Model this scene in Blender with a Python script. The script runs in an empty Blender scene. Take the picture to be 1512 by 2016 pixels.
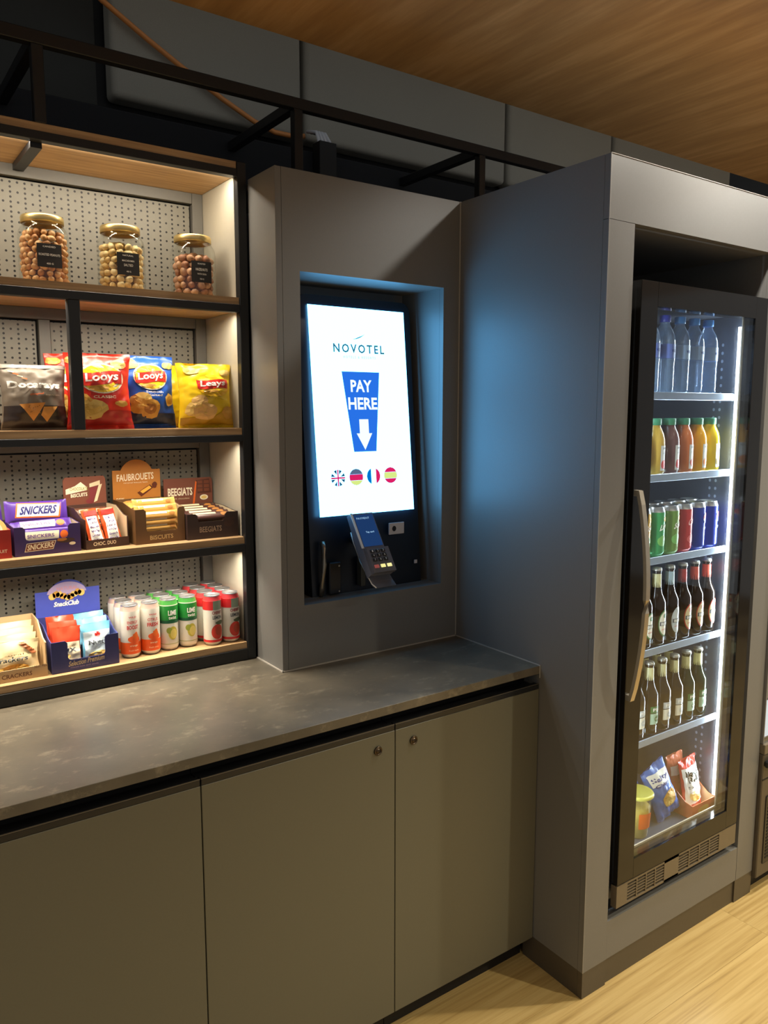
import bpy, bmesh, math, random
from mathutils import Vector, Matrix, noise
random.seed(7)
SC = bpy.context.scene
COL = SC.collection
PI = math.pi

# ------------------------------------------------------------------ camera
def set_camera():
    yaw, pitch = -0.6132, -0.1289
    f = Vector((-math.sin(yaw)*math.cos(pitch), math.cos(yaw)*math.cos(pitch), math.sin(pitch)))
    r = Vector((math.cos(yaw), math.sin(yaw), 0))
    u = r.cross(f)
    cd = bpy.data.cameras.new('camera')
    cd.sensor_fit = 'VERTICAL'; cd.sensor_height = 36; cd.sensor_width = 27
    cd.lens = 1538.6*36/2016
    cd.clip_start = .05
    o = bpy.data.objects.new('camera', cd); COL.objects.link(o)
    m = Matrix((r, u, -f)).transposed().to_4x4()
    m.translation = (-1.6047, -1.8877, 1.6416)
    o.matrix_world = m
    SC.camera = o
set_camera()

# ------------------------------------------------------------------ world, lights, exposure
vs = SC.view_settings
vs.view_transform = 'Standard'; vs.look = 'None'; vs.gamma = 1; vs.use_curve_mapping = False
vs.exposure = 0.0
w = bpy.data.worlds.new('room_ambience'); SC.world = w; w.use_nodes = True
w.node_tree.nodes['Background'].inputs[0].default_value = (.95, .98, 1.0, 1)
w.node_tree.nodes['Background'].inputs[1].default_value = .24

def spot(loc, energy, size=110, blend=.6, col=(1, .90, .68), rad=.035, rot=(0, 0, 0)):
    l = bpy.data.lights.new('downlight', 'SPOT'); l.energy = energy; l.spot_size = math.radians(size)
    l.spot_blend = blend; l.color = col; l.shadow_soft_size = rad
    o = bpy.data.objects.new('downlight', l); COL.objects.link(o); o.location = loc; o.rotation_euler = rot
    return o
def area(name, loc, sx, sy, energy, col, rot=(0, 0, 0)):
    l = bpy.data.lights.new(name, 'AREA'); l.shape = 'RECTANGLE'; l.size = sx; l.size_y = sy; l.energy = energy; l.color = col
    o = bpy.data.objects.new(name, l); COL.objects.link(o); o.location = loc; o.rotation_euler = rot
    return o
spot((.43, -.770, 2.635), 52, 150, .5, (1, .95, .86))
spot((1.48, -.770, 2.635), 120, 150, .5, (1, .95, .86))                # the wall washer over the fridge
spot((1.75, -1.5, 2.635), 150, 130, .5)
spot((1.0, -2.4, 2.635), 120, 130, .5)
spot((-1.0, -2.3, 2.635), 24, 120, .6)
spot((-2.6, -1.5, 2.635), 26, 120, .6)
spot((-1.30, -.30, 2.635), 9, 62, 1)  # added narrow spot, put in to brighten the worktop
area('room_fill', (-.6, -3.4, 2.6), 2.4, 1.2, 12, (1, .90, .70))  # added soft fill for the ambience of the unseen room

# ------------------------------------------------------------------ materials
def lin(c):
    return tuple(((x/255)/12.92 if x/255 <= .04045 else ((x/255+.055)/1.055)**2.4) for x in c)
MATS = {}
def nodes(name):
    m = bpy.data.materials.new(name); m.use_nodes = True
    return m, m.node_tree.nodes, m.node_tree.links, m.node_tree.nodes['Principled BSDF']
def coords(N, L, scale=(1, 1, 1), kind='Object', rot=(0, 0, 0)):
    tc = N.new('ShaderNodeTexCoord'); mp = N.new('ShaderNodeMapping')
    mp.inputs['Scale'].default_value = scale; mp.inputs['Rotation'].default_value = rot
    L.new(tc.outputs[kind], mp.inputs[0]); return mp.outputs[0]
def mix(N, L, fac, a, b):
    x = N.new('ShaderNodeMix'); x.data_type = 'RGBA'
    if hasattr(fac, 'links'): L.new(fac, x.inputs[0])
    else: x.inputs[0].default_value = fac
    for v, i in ((a, 6), (b, 7)):
        if hasattr(v, 'links'): L.new(v, x.inputs[i])
        else: x.inputs[i].default_value = (*v, 1)
    return x.outputs[2]
def ramp(N, L, src, stops):
    r = N.new('ShaderNodeValToRGB')
    while len(r.color_ramp.elements) < len(stops): r.color_ramp.elements.new(.5)
    for e, (p, c) in zip(r.color_ramp.elements, stops):
        e.position = p; e.color = (*c, 1) if len(c) == 3 else c
    L.new(src, r.inputs[0]); return r.outputs[0]
def noise_tex(N, L, vec, scale, detail=3, rough=.5):
    n = N.new('ShaderNodeTexNoise'); n.inputs['Scale'].default_value = scale
    n.inputs['Detail'].default_value = detail; n.inputs['Roughness'].default_value = rough
    L.new(vec, n.inputs['Vector']); return n.outputs['Fac']
def bump(N, L, b, h, strength, dist=.001):
    x = N.new('ShaderNodeBump'); x.inputs['Strength'].default_value = strength; x.inputs['Distance'].default_value = dist
    L.new(h, x.inputs['Height']); L.new(x.outputs[0], b.inputs['Normal'])
def P(name, c, rough=.5, metal=0, var=.07, scale=40, bmp=0, spec=.5, coat=0):
    """plain procedural surface: sRGB colour c with a fine noise variation"""
    if name in MATS: return MATS[name]
    m, N, L, b = nodes(name); a = lin(c)
    nz = noise_tex(N, L, coords(N, L), scale)
    L.new(mix(N, L, nz, tuple(x*(1-var) for x in a), tuple(min(1, x*(1+var)) for x in a)), b.inputs['Base Color'])
    b.inputs['Roughness'].default_value = rough; b.inputs['Metallic'].default_value = metal
    b.inputs['Specular IOR Level'].default_value = spec
    if coat: b.inputs['Coat Weight'].default_value = coat; b.inputs['Coat Roughness'].default_value = .08
    if bmp: bump(N, L, b, nz, bmp)
    MATS[name] = m; return m
def EM(name, c, s):
    if name in MATS: return MATS[name]
    m, N, L, b = nodes(name); N.remove(b)
    e = N.new('ShaderNodeEmission'); e.inputs[0].default_value = (*c, 1); e.inputs[1].default_value = s
    L.new(e.outputs[0], N['Material Output'].inputs[0]); MATS[name] = m; return m
def clear(name, tint, ior=1.45, rough=.02, body=None, bodyfac=0, gloss=(1, 1, 1)):
    """thin clear sheet: what is behind shows through, the surface reflects by Fresnel"""
    if name in MATS: return MATS[name]
    m, N, L, b = nodes(name); N.remove(b)
    t = N.new('ShaderNodeBsdfTransparent'); g = N.new('ShaderNodeBsdfGlossy'); f = N.new('ShaderNodeFresnel'); x = N.new('ShaderNodeMixShader')
    ge = N.new('ShaderNodeNewGeometry'); io = N.new('ShaderNodeMix'); L.new(ge.outputs['Backfacing'], io.inputs[0]); io.inputs[2].default_value = ior; io.inputs[3].default_value = 1/ior; L.new(io.outputs[0], f.inputs[0])
    nz = noise_tex(N, L, coords(N, L), 9)
    L.new(mix(N, L, nz, tuple(v*.97 for v in tint), tint), t.inputs[0])
    g.inputs[0].default_value = (*gloss, 1); g.inputs['Roughness'].default_value = rough
    src = t.outputs[0]
    if body:
        d = N.new('ShaderNodeBsdfDiffuse'); d.inputs[0].default_value = (*lin(body), 1); y = N.new('ShaderNodeMixShader')
        y.inputs[0].default_value = bodyfac; L.new(src, y.inputs[1]); L.new(d.outputs[0], y.inputs[2]); src = y.outputs[0]
    L.new(f.outputs[0], x.inputs[0]); L.new(src, x.inputs[1]); L.new(g.outputs[0], x.inputs[2])
    L.new(x.outputs[0], N['Material Output'].inputs[0]); MATS[name] = m; return m
def wood(name, stops, scale=(1.2, 30, 30), rough=.5, nscale=3.0, bmp=.05, rnd=0, spec=.5, kind='Object', rot=(0, 0, 0)):
    if name in MATS: return MATS[name]
    m, N, L, b = nodes(name)
    v = coords(N, L, scale, kind, rot)
    if rnd:
        oi = N.new('ShaderNodeObjectInfo'); cx = N.new('ShaderNodeVectorMath'); cx.operation = 'SCALE'
        L.new(oi.outputs['Location'], cx.inputs[0]); cx.inputs['Scale'].default_value = 7.3
        ad = N.new('ShaderNodeVectorMath'); L.new(v, ad.inputs[0]); L.new(cx.outputs[0], ad.inputs[1]); v = ad.outputs[0]
    n1 = noise_tex(N, L, v, nscale, 5, .6)
    c = ramp(N, L, n1, stops)
    if rnd:
        r2 = ramp(N, L, oi.outputs['Random'], [(0, (1-rnd,)*3), (1, (1+rnd*.4,)*3)])
        mm = N.new('ShaderNodeMix'); mm.data_type = 'RGBA'; mm.blend_type = 'MULTIPLY'; mm.inputs[0].default_value = 1
        L.new(c, mm.inputs[6]); L.new(r2, mm.inputs[7]); c = mm.outputs[2]
    L.new(c, b.inputs['Base Color']); b.inputs['Roughness'].default_value = rough
    b.inputs['Specular IOR Level'].default_value = spec
    bump(N, L, b, n1, bmp); MATS[name] = m; return m

M_LAM = P('grey_laminate', (118, 117, 114), .42, 0, .05, 220, .03)
M_DOOR = P('taupe_laminate', (104, 101, 84), .48, 0, .05, 220, .03)
M_KICK = P('dark_plinth', (84, 76, 64), .4, 0, .06, 90)
M_BLACK = P('black_metal', (33, 34, 36), .38, 0, .1, 60, 0, .4)
M_VOID = P('black_recess', (14, 14, 15), .6, 0, .2, 30)
M_EDGE = P('pale_edge_trim', (176, 172, 164), .35, 0, .05, 50)
M_SIDE = P('beige_side_panel', (176, 170, 154), .5, 0, .04, 90)
M_BATT = P('grey_batten', (104, 102, 96), .5, 0, .06, 80)
M_GBLACK = P('gloss_black', (17, 23, 34), .38, 0, .1, 20)
M_PLAST = P('dark_plastic', (30, 31, 34), .3, 0, .1, 40)
M_STEEL = P('brushed_steel', (205, 196, 180), .42, 1, .06, 90)
M_WHITE = P('white_print', (240, 238, 230), .5)
M_CREAM = P('cream_print', (238, 226, 196), .5)
M_INK = P('black_print', (24, 22, 22), .5)
M_BRICKRED = P('red_print', (196, 42, 34), .45)
M_ORANGE = P('orange_print', (226, 104, 34), .45)
M_GOLD = P('gold_metal', (226, 202, 140), .38, 1, .08, 30)
M_SHELFWOOD = wood('oak_shelf', [(.25, lin((148, 118, 84))), (.5, lin((184, 150, 108))), (.75, lin((204, 172, 128)))], (1.5, 26, 40), .5)
M_PLANK = wood('oak_plank', [(.2, lin((140, 112, 62))), (.45, lin((190, 160, 100))), (.62, lin((204, 176, 116))), (.85, lin((172, 140, 84)))],
               (.55, 20, 9), .34, 3.2, .03, .10)
M_CEIL = wood('walnut_ceiling', [(.25, lin((160, 122, 76))), (.5, lin((184, 143, 92))), (.8, lin((214, 174, 122)))], (9, 1.1, 9), .38, 2.2, .02, 0, .5, 'Object', (0, 0, .9))
M_GLASS = clear('door_glass', (.93, .95, .95), 1.42, .015)
M_JAR = clear('jar_glass', (.93, .94, .92), 1.6, .06)
M_PET = clear('clear_bottle', (.86, .92, .98), 1.6, .08, (170, 200, 235), .32)
M_CUP = clear('clear_cup', (.94, .95, .90), 1.4, .05, (230, 220, 150), .12)

def stone():
    m, N, L, b = nodes('stone_worktop')
    v = coords(N, L, (1, 1, 1)); n1 = noise_tex(N, L, v, 3.2, 6, .62); n2 = noise_tex(N, L, coords(N, L, (9, 16, 9)), 2.0, 8, .72)
    c1 = ramp(N, L, n1, [(.3, lin((76, 72, 64))), (.5, lin((98, 92, 80))), (.72, lin((120, 111, 94)))])
    f = ramp(N, L, n2, [(.55, (0, 0, 0)), (.68, (.34, .34, .34)), (.8, (.5,)*3)])
    L.new(mix(N, L, f, c1, lin((176, 166, 142))), b.inputs['Base Color'])
    b.inputs['Roughness'].default_value = .33; bump(N, L, b, n2, .12, .0008)
    return m
M_STONE = stone()
def pegmat():
    """perforated sheet: rows of small round holes, every other row sparser"""
    m, N, L, b = nodes('perforated_panel')
    tc = N.new('ShaderNodeTexCoord'); sx = N.new('ShaderNodeSeparateXYZ'); L.new(tc.outputs['Object'], sx.inputs[0])
    def M(op, a, bb=None):
        x = N.new('ShaderNodeMath'); x.operation = op
        for i, v in enumerate((a, bb)):
            if v is None: continue
            if hasattr(v, 'links'): L.new(v, x.inputs[i])
            else: x.inputs[i].default_value = v
        return x.outputs[0]
    s, rz = .018, .0125
    row = M('FLOOR', M('DIVIDE', sx.outputs[2], rz)); odd = M('MODULO', M('ABSOLUTE', row), 2.0)
    fz = M('MULTIPLY', M('SUBTRACT', M('FRACT', M('DIVIDE', sx.outputs[2], rz)), .5), rz)
    u = M('DIVIDE', sx.outputs[0], s)
    per = M('ADD', 1.0, odd)                                          # 1 in full rows, 2 in sparse rows
    ph = M('FRACT', M('DIVIDE', M('ADD', u, M('MULTIPLY', odd, .5)), per))
    fx = M('MULTIPLY', M('MULTIPLY', M('SUBTRACT', ph, .5), per), s)
    d = M('SQRT', M('ADD', M('POWER', fx, 2.0), M('POWER', fz, 2.0)))
    hole = M('LESS_THAN', d, .0030)
    nz = noise_tex(N, L, tc.outputs['Object'], 60)
    base = mix(N, L, nz, lin((116, 114, 104)), lin((126, 123, 112)))
    L.new(mix(N, L, hole, base, (.004, .004, .004)), b.inputs['Base Color']); b.inputs['Roughness'].default_value = .5  # near-black dots: the shade inside the holes is put into the colour
    return m
M_PEG = pegmat()
def fabric(name, c, dark):
    m, N, L, b = nodes(name)
    n = noise_tex(N, L, coords(N, L), 260, 2); n2 = noise_tex(N, L, coords(N, L), 2.5, 2)
    c0 = mix(N, L, n, tuple(x*.75 for x in lin(c)), lin(c)); L.new(mix(N, L, n2, c0, lin(dark)), b.inputs['Base Color'])
    b.inputs['Roughness'].default_value = .9; bump(N, L, b, n, .3); return m
M_PANEL = fabric('acoustic_felt', (168, 164, 150), (150, 146, 136))
M_SPECK = fabric('charcoal_felt', (34, 37, 42), (24, 26, 30))

# ------------------------------------------------------------------ mesh builder
class MB:
    def __init__(s): s.bm = bmesh.new(); s.mats = []
    def mi(s, m):
        if m not in s.mats: s.mats.append(m)
        return s.mats.index(m)
    def box(s, x0, x1, y0, y1, z0, z1, m, bev=0, seg=1):
        vs = [s.bm.verts.new(p) for p in ((x0,y0,z0),(x1,y0,z0),(x1,y1,z0),(x0,y1,z0),(x0,y0,z1),(x1,y0,z1),(x1,y1,z1),(x0,y1,z1))]
        fs = [s.bm.faces.new([vs[i] for i in q]) for q in ((3,2,1,0),(4,5,6,7),(0,1,5,4),(1,2,6,5),(2,3,7,6),(3,0,4,7))]
        k = s.mi(m)
        for f in fs: f.material_index = k
        if bev:
            es = list({e for f in fs for e in f.edges})
            r = bmesh.ops.bevel(s.bm, geom=es, offset=bev, segments=seg, affect='EDGES', profile=.5)
            for f in r['faces']: f.material_index = k; f.smooth = seg > 1
        return s
    def prism(s, pts, plane, a0, a1, m, mcap=None):
        """2D outline extruded between a0 and a1 along the axis the plane leaves out"""
        def to(p, a): return {'xz': (p[0], a, p[1]), 'yz': (a, p[0], p[1]), 'xy': (p[0], p[1], a)}[plane]
        A = [s.bm.verts.new(to(p, a0)) for p in pts]; B = [s.bm.verts.new(to(p, a1)) for p in pts]
        k = s.mi(m); n = len(pts); fs = []
        for i in range(n): fs.append(s.bm.faces.new((A[i], A[(i+1) % n], B[(i+1) % n], B[i])))
        fs.append(s.bm.faces.new(A[::-1])); fs.append(s.bm.faces.new(B))
        for f in fs: f.material_index = k
        if mcap is not None: fs[-1].material_index = fs[-2].material_index = s.mi(mcap)
        bmesh.ops.recalc_face_normals(s.bm, faces=fs)
        return s
    def lathe(s, prof, m, seg=20, c=(0, 0, 0), sq=0):
        """prof: (r, z[, material]) from bottom to top; sq rounds the section towards a square"""
        rings = []
        def rad(t, r):
            if not sq: return r
            return r/((abs(math.cos(t))**sq+abs(math.sin(t))**sq)**(1/sq))
        for q in prof:
            r, z = q[0], q[1]
            if r < 1e-5: rings.append([s.bm.verts.new((c[0], c[1], c[2]+z))])
            else: rings.append([s.bm.verts.new((c[0]+rad(2*PI*i/seg, r)*math.cos(2*PI*i/seg), c[1]+rad(2*PI*i/seg, r)*math.sin(2*PI*i/seg), c[2]+z)) for i in range(seg)])
        for j in range(len(rings)-1):
            k = s.mi(prof[j+1][2] if len(prof[j+1]) > 2 else m); a, b = rings[j], rings[j+1]
            for i in range(seg):
                i2 = (i+1) % seg
                if len(a) == 1 and len(b) == 1: continue
                if len(a) == 1: f = s.bm.faces.new((a[0], b[i2], b[i]))
                elif len(b) == 1: f = s.bm.faces.new((a[i], a[i2], b[0]))
                else: f = s.bm.faces.new((a[i], a[i2], b[i2], b[i]))
                f.material_index = k; f.smooth = True
        return s
    def grid(s, fn, nu, nv, m, wrap=False):
        V = [[s.bm.verts.new(fn(i/nu, j/nv)) for i in range(nu+1)] for j in range(nv+1)]
        k = s.mi(m)
        for j in range(nv):
            for i in range(nu):
                f = s.bm.faces.new((V[j][i], V[j][i+1], V[j+1][i+1], V[j+1][i])); f.material_index = k; f.smooth = True
        return s
    def tube(s, pts, r, m, seg=8, flat=None):
        pts = [Vector(p) for p in pts]; rings = []
        for i, p in enumerate(pts):
            d = (pts[min(i+1, len(pts)-1)]-pts[max(i-1, 0)]).normalized()
            a = d.cross(Vector((0, 0, 1))); a = a.normalized() if a.length > .01 else Vector((1, 0, 0)); b = d.cross(a).normalized()
            ra, rb = flat or (r, r)
            rings.append([s.bm.verts.new(p+a*ra*math.cos(2*PI*k/seg+PI/seg)+b*rb*math.sin(2*PI*k/seg+PI/seg)) for k in range(seg)])
        k = s.mi(m)
        for A, B in zip(rings, rings[1:]):
            for i in range(seg):
                f = s.bm.faces.new((A[i], A[(i+1) % seg], B[(i+1) % seg], B[i])); f.material_index = k; f.smooth = seg > 5
        for R_ in (rings[0][::-1], rings[-1]): s.bm.faces.new(R_).material_index = k
        return s
    # ---- flat print laid on a surface: pl(u, v, eps) -> point
    def ell(s, pl, cu, cv, ru, rv, m, e=1, a0=0, a1=2*PI, rings=2, seg=20):
        k = s.mi(m); c = s.bm.verts.new(pl(cu, cv, e)); prev = None
        full = abs(a1-a0-2*PI) < 1e-6
        for q in range(1, rings+1):
            R_ = [s.bm.verts.new(pl(cu+ru*q/rings*math.cos(a0+(a1-a0)*i/seg), cv+rv*q/rings*math.sin(a0+(a1-a0)*i/seg), e)) for i in range(seg+(0 if full else 1))]
            n = len(R_)
            for i in range(n if full else n-1):
                i2 = (i+1) % n
                f = s.bm.faces.new((c, R_[i], R_[i2]) if prev is None else (prev[i], R_[i], R_[i2], prev[i2])); f.material_index = k
            prev = R_
        return s
    def rect(s, pl, u0, u1, v0, v1, m, e=1, nu=1, nv=1):
        return s.grid(lambda a, b: pl(u0+(u1-u0)*a, v0+(v1-v0)*b, e), nu, nv, m)
    def poly(s, pl, pts, m, e=1):
        if len(pts) == 3: pts = pts+[pts[2]]
        if len(pts) == 4 and not getattr(pl, 'flat', False):        # follow the curved surface
            (ax, ay), (bx, by), (cx, cy), (dx, dy) = pts
            return s.grid(lambda p, q: pl((ax*(1-p)+bx*p)*(1-q)+(dx*(1-p)+cx*p)*q, (ay*(1-p)+by*p)*(1-q)+(dy*(1-p)+cy*p)*q, e), 8, 6, m)
        if pts[-1] == pts[-2]: pts = pts[:-1]
        f = s.bm.faces.new([s.bm.verts.new(pl(u, v, e)) for u, v in pts]); f.material_index = s.mi(m); return s
    def blob(s, pl, cu, cv, ru, rv, m, e=1, seed=0, seg=14):
        """an uneven rounded patch (a crisp, a nut, a fruit in a picture)"""
        k = s.mi(m); c = s.bm.verts.new(pl(cu, cv, e)); prev = None
        js = [1+.32*noise.noise(Vector((math.cos(2*PI*i/seg)*1.4+seed*3.1, math.sin(2*PI*i/seg)*1.4, seed))) for i in range(seg)]
        rings = 1 if getattr(pl, 'flat', False) else 3
        for q in range(1, rings+1):
            R_ = [s.bm.verts.new(pl(cu+ru*q/rings*js[i]*math.cos(2*PI*i/seg), cv+rv*q/rings*js[i]*math.sin(2*PI*i/seg), e)) for i in range(seg)]
            for i in range(seg):
                i2 = (i+1) % seg
                s.bm.faces.new((c, R_[i], R_[i2]) if prev is None else (prev[i], R_[i], R_[i2], prev[i2])).material_index = k
            prev = R_
        return s
    def text(s, pl, txt, cu, cv, w, h, m, e=1, bold=0, slant=0, rise=0, space=1):
        vs, fs = glyphs(txt, bold, space, not getattr(pl, 'flat', False)); k = s.mi(m)
        V = []
        for x, y in vs:
            uu = cu+(x-.5)*w+slant*(y-.5)*h; V.append(s.bm.verts.new(pl(uu, cv+(y-.5)*h+rise*(x-.5)*w, e)))
        for f in fs:
            try: s.bm.faces.new([V[i] for i in f]).material_index = k
            except ValueError: pass
        return s
    def build(s, name, parent=None, loc=None, mtx=None):
        me = bpy.data.meshes.new(name); s.bm.to_mesh(me); s.bm.free()
        for m in s.mats: me.materials.append(m)
        o = bpy.data.objects.new(name, me); COL.objects.link(o)
        if parent: o.parent = parent
        if loc: o.location = loc
        if mtx: o.matrix_local = mtx
        return o
GL = {}
def glyphs(txt, bold, space=1, fine=False):
    key = (txt, bold, space, fine)
    if key in GL: return GL[key]
    cu = bpy.data.curves.new('lettering', 'FONT'); cu.body = txt; cu.offset = bold; cu.resolution_u = 2; cu.space_character = space
    o = bpy.data.objects.new('lettering', cu); me = o.to_mesh()
    vs = [(v.co.x, v.co.y) for v in me.vertices]; fs = [tuple(p.vertices) for p in me.polygons]
    o.to_mesh_clear(); bpy.data.objects.remove(o); bpy.data.curves.remove(cu)
    x0 = min(v[0] for v in vs); x1 = max(v[0] for v in vs); y0 = min(v[1] for v in vs); y1 = max(v[1] for v in vs)
    vs = [((x-x0)/(x1-x0), (y-y0)/(y1-y0)) for x, y in vs]
    if fine:                                                        # short edges, so the letters follow a curved pack
        bm = bmesh.new(); V = [bm.verts.new((x, y, 0)) for x, y in vs]
        for f in fs:
            try: bm.faces.new([V[i] for i in f])
            except ValueError: pass
        bmesh.ops.triangulate(bm, faces=bm.faces[:])
        for _ in range(3):
            es = [e for e in bm.edges if abs(e.verts[0].co.y-e.verts[1].co.y) > .22 or abs(e.verts[0].co.x-e.verts[1].co.x) > .08]
            if not es: break
            bmesh.ops.subdivide_edges(bm, edges=es, cuts=1); bmesh.ops.triangulate(bm, faces=[f for f in bm.faces if len(f.verts) > 3])
        bm.verts.index_update(); vs = [(v.co.x, v.co.y) for v in bm.verts]; fs = [tuple(v.index for v in f.verts) for f in bm.faces]; bm.free()
    GL[key] = (vs, fs); return GL[key]
EPS = .0005
def pl_xz(y, ox=0, oz=0):                   # print on a plane that faces -y, u and v in metres
    f = lambda u, v, e: (ox+u, y-e*EPS, oz+v)
    f.flat = True
    return f

# ------------------------------------------------------------------ object helpers
def tag(o, label=None, cat=None, group=None, kind=None):
    if label: o['label'] = label
    if cat: o['category'] = cat
    if group: o['group'] = group
    if kind: o['kind'] = kind
    return o
def thing(name, label, cat, loc=(0, 0, 0), rz=0, group=None, rx=0, ry=0):
    o = bpy.data.objects.new(name, None); o.empty_display_size = .05; COL.objects.link(o)
    o.location = loc; o.rotation_euler = (rx, ry, rz)
    return tag(o, label, cat, group)
def dup(src, loc, rz=None, label=None, group=None):
    r = src.copy(); COL.objects.link(r); r.location = loc
    if rz is not None: r.rotation_euler.z = rz
    if label: r['label'] = label
    if group: r['group'] = group
    for ch in list(src.children):
        c = ch.copy(); COL.objects.link(c); c.parent = r
        for g in list(ch.children):
            d = g.copy(); COL.objects.link(d); d.parent = c
    return r
def struct(o): return tag(o, kind='structure')

# ------------------------------------------------------------------ the setting
YR = .153                                       # front plane of the shelf rack
floor = struct(MB().box(-5, 5, -5.5, 1.2, -.12, -.012, P('screed', (120, 92, 54), .8)).build('floor'))
pw, plen = .19, 1.35
plank_mb = MB().box(-plen/2+.0003, plen/2-.0003, -pw/2+.0003, pw/2-.0003, -.012, 0, M_PLANK)
plank0 = plank_mb.build('plank', floor)
first = True
for j in range(16):
    y = -.25-j*pw
    for i in range(5):
        x = -2.6+i*plen+(j*.47 % 1)*plen
        o = plank0 if first else plank0.copy()
        if not first: COL.objects.link(o)
        first = False
        o.location = (x, y, 0)
struct(MB().box(-4, 4.5, -5.5, .122, 2.65, 2.70, M_CEIL).build('ceiling'))
wall = struct(MB().box(-4, 4.5, .80, .90, 0, 3.6, M_VOID).box(-4, 4.5, .122, .80, 3.5, 3.6, M_VOID).build('wall_back'))
MB().box(-4, 4.5, .60, .795, 0, 2.538, M_SPECK, .004).build('lower_bulkhead', wall)
def panel(x0, x1):
    MB().box(x0, x1, .715, .795, 2.617, 3.4, M_PANEL, .018, 4).build('acoustic_panel', wall)
for a, b in ((-.808, -.134), (-.118, .872), (.888, 1.572), (1.59, 2.58)): panel(a, b)
MB().box(-2.4, -.84, .775, .795, 2.60, 3.4, P('dark_felt', (58, 58, 54), .9)).build('recessed_panel', wall)

# ------------------------------------------------------------------ shelf rack
RX0, RX1, BT = -1.60, -.657, .0265
TOPS = (2.309, 1.951, 1.593, 1.2825, .973)
BARB = (2.270, 1.911, 1.555, 1.240, .9205)
rack = thing('display_rack', 'open black steel rack with oak shelves and perforated back, left of the pay kiosk', 'shelving', (RX0, YR, .92))
def R(mb, name, lab=None, par=None):
    o = mb.build(name, par or rack); o.matrix_parent_inverse = Matrix.Translation((-RX0, -YR, -.92)) if not par else Matrix()
    if lab: o['label'] = lab
    return o
y0, y1, YB = YR-.004, YR+.022, .405
R(MB().box(RX1, RX1+BT, y0, y1, .9205, 2.309, M_BLACK, .0015), 'post')
R(MB().box(RX0, RX0+BT, y0, y1, .9205, 2.309, M_BLACK, .0015), 'post')
over = thing('overhead_frame', 'thin black steel frame running above the rack, the kiosk tower and towards the fridge housing', 'frame', (-.478, YR, 2.31))
def OV(mb, name):
    o = mb.build(name, over); o.matrix_parent_inverse = Matrix.Translation((.478, -YR, -2.31)); return o
for x in (-1.164, -.478, .216):                                    # upper frame above the shelves
    OV(MB().box(x, x+BT, y0, y1, 2.3092 if x < -.7 else 2.272, 2.482, M_BLACK, .0015), 'post')
    OV(MB().box(x, x+BT, y1, .599, 2.483, 2.511, M_BLACK, .0015), 'cross_bar')
OV(MB().box(RX0, .85, y0, y1, 2.4825, 2.512, M_BLACK, .0015), 'rail')
tops = []
for k, (t, bb) in enumerate(zip(TOPS, BARB)):
    yb = YB+.015
    bd = MB().prism([(YR, t-.0185), (YR, t), (yb, t), (yb, bb+.004), (y1+.0005, bb+.004), (y1+.0005, t-.0185)], 'yz', RX0+BT+.001, RX1-.001, M_SHELFWOOD)
    R(bd, 'shelf_board')
    R(MB().box(RX0+BT, RX1, y0, y1, bb, t-.019, M_BLACK, .001), 'shelf_bar')
    if k < 4:
        R(MB().box(RX0+.05, RX1-.006, y1, y1+.002, bb+.0022, bb+.0038, EM('warm_strip', (1, .74, .42), 6)), 'light_strip', 'warm glowing strip tucked behind the shelf bar')
        z_lo = TOPS[k+1]
        # the strip's own light
        area('shelf_strip_light', ((RX0+RX1)/2+.02, y1+.0045, bb+.0034), .86, .003, (4.4, 3.6, 3.2, 4.0)[k], (1, .88, .71), (math.radians((16, 10, 4, 4)[k]), 0, 0)).data.spread = math.radians((180, 150, 135, 135)[k])
R(MB().box(-1.172, -1.146, y1, YB, 2.258, 2.2735, M_BLACK), 'cross_bar')
R(MB().box(-1.1115, -1.083, y0, y1, 1.594, 1.911, M_BLACK, .0015), 'divider')
R(MB().box(RX1+.001, RX1+.02, y1, YB+.03, .921, 2.305, M_SIDE), 'side_panel', 'pale beige inner side panel')
R(MB().box(RX0+.004, RX0+.02, y1, YB+.03, .921, 2.305, M_SIDE), 'side_panel')
R(MB().box(RX0, RX1+.018, YB+.016, YB+.03, .92, 2.309, M_VOID), 'backing')
for k in range(4):                                                 # perforated panel and battens of each bay
    zt, zb = BARB[k]+.004, TOPS[k+1]
    R(MB().box(RX1-.0315, RX1, YB-.012, YB+.015, zb, zt, M_BATT, .001), 'batten')
    R(MB().box(RX0+.02, RX1-.0325, YB-.012, YB+.015, zt-.030, zt, M_BATT, .001), 'batten')
    spans = [(-1.58, -.6945)] if k != 1 else [(-1.58, -1.136), (-1.098, -.6945)]
    for a, b in spans:
        R(MB().box(a, b, YB, YB+.006, zb+.002, zt-.0355, M_PEG), 'perforated_panel')
    if k == 1: R(MB().box(-1.130, -1.101, YB-.012, YB+.015, zb, zt-.031, M_BATT, .001), 'batten')

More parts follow.
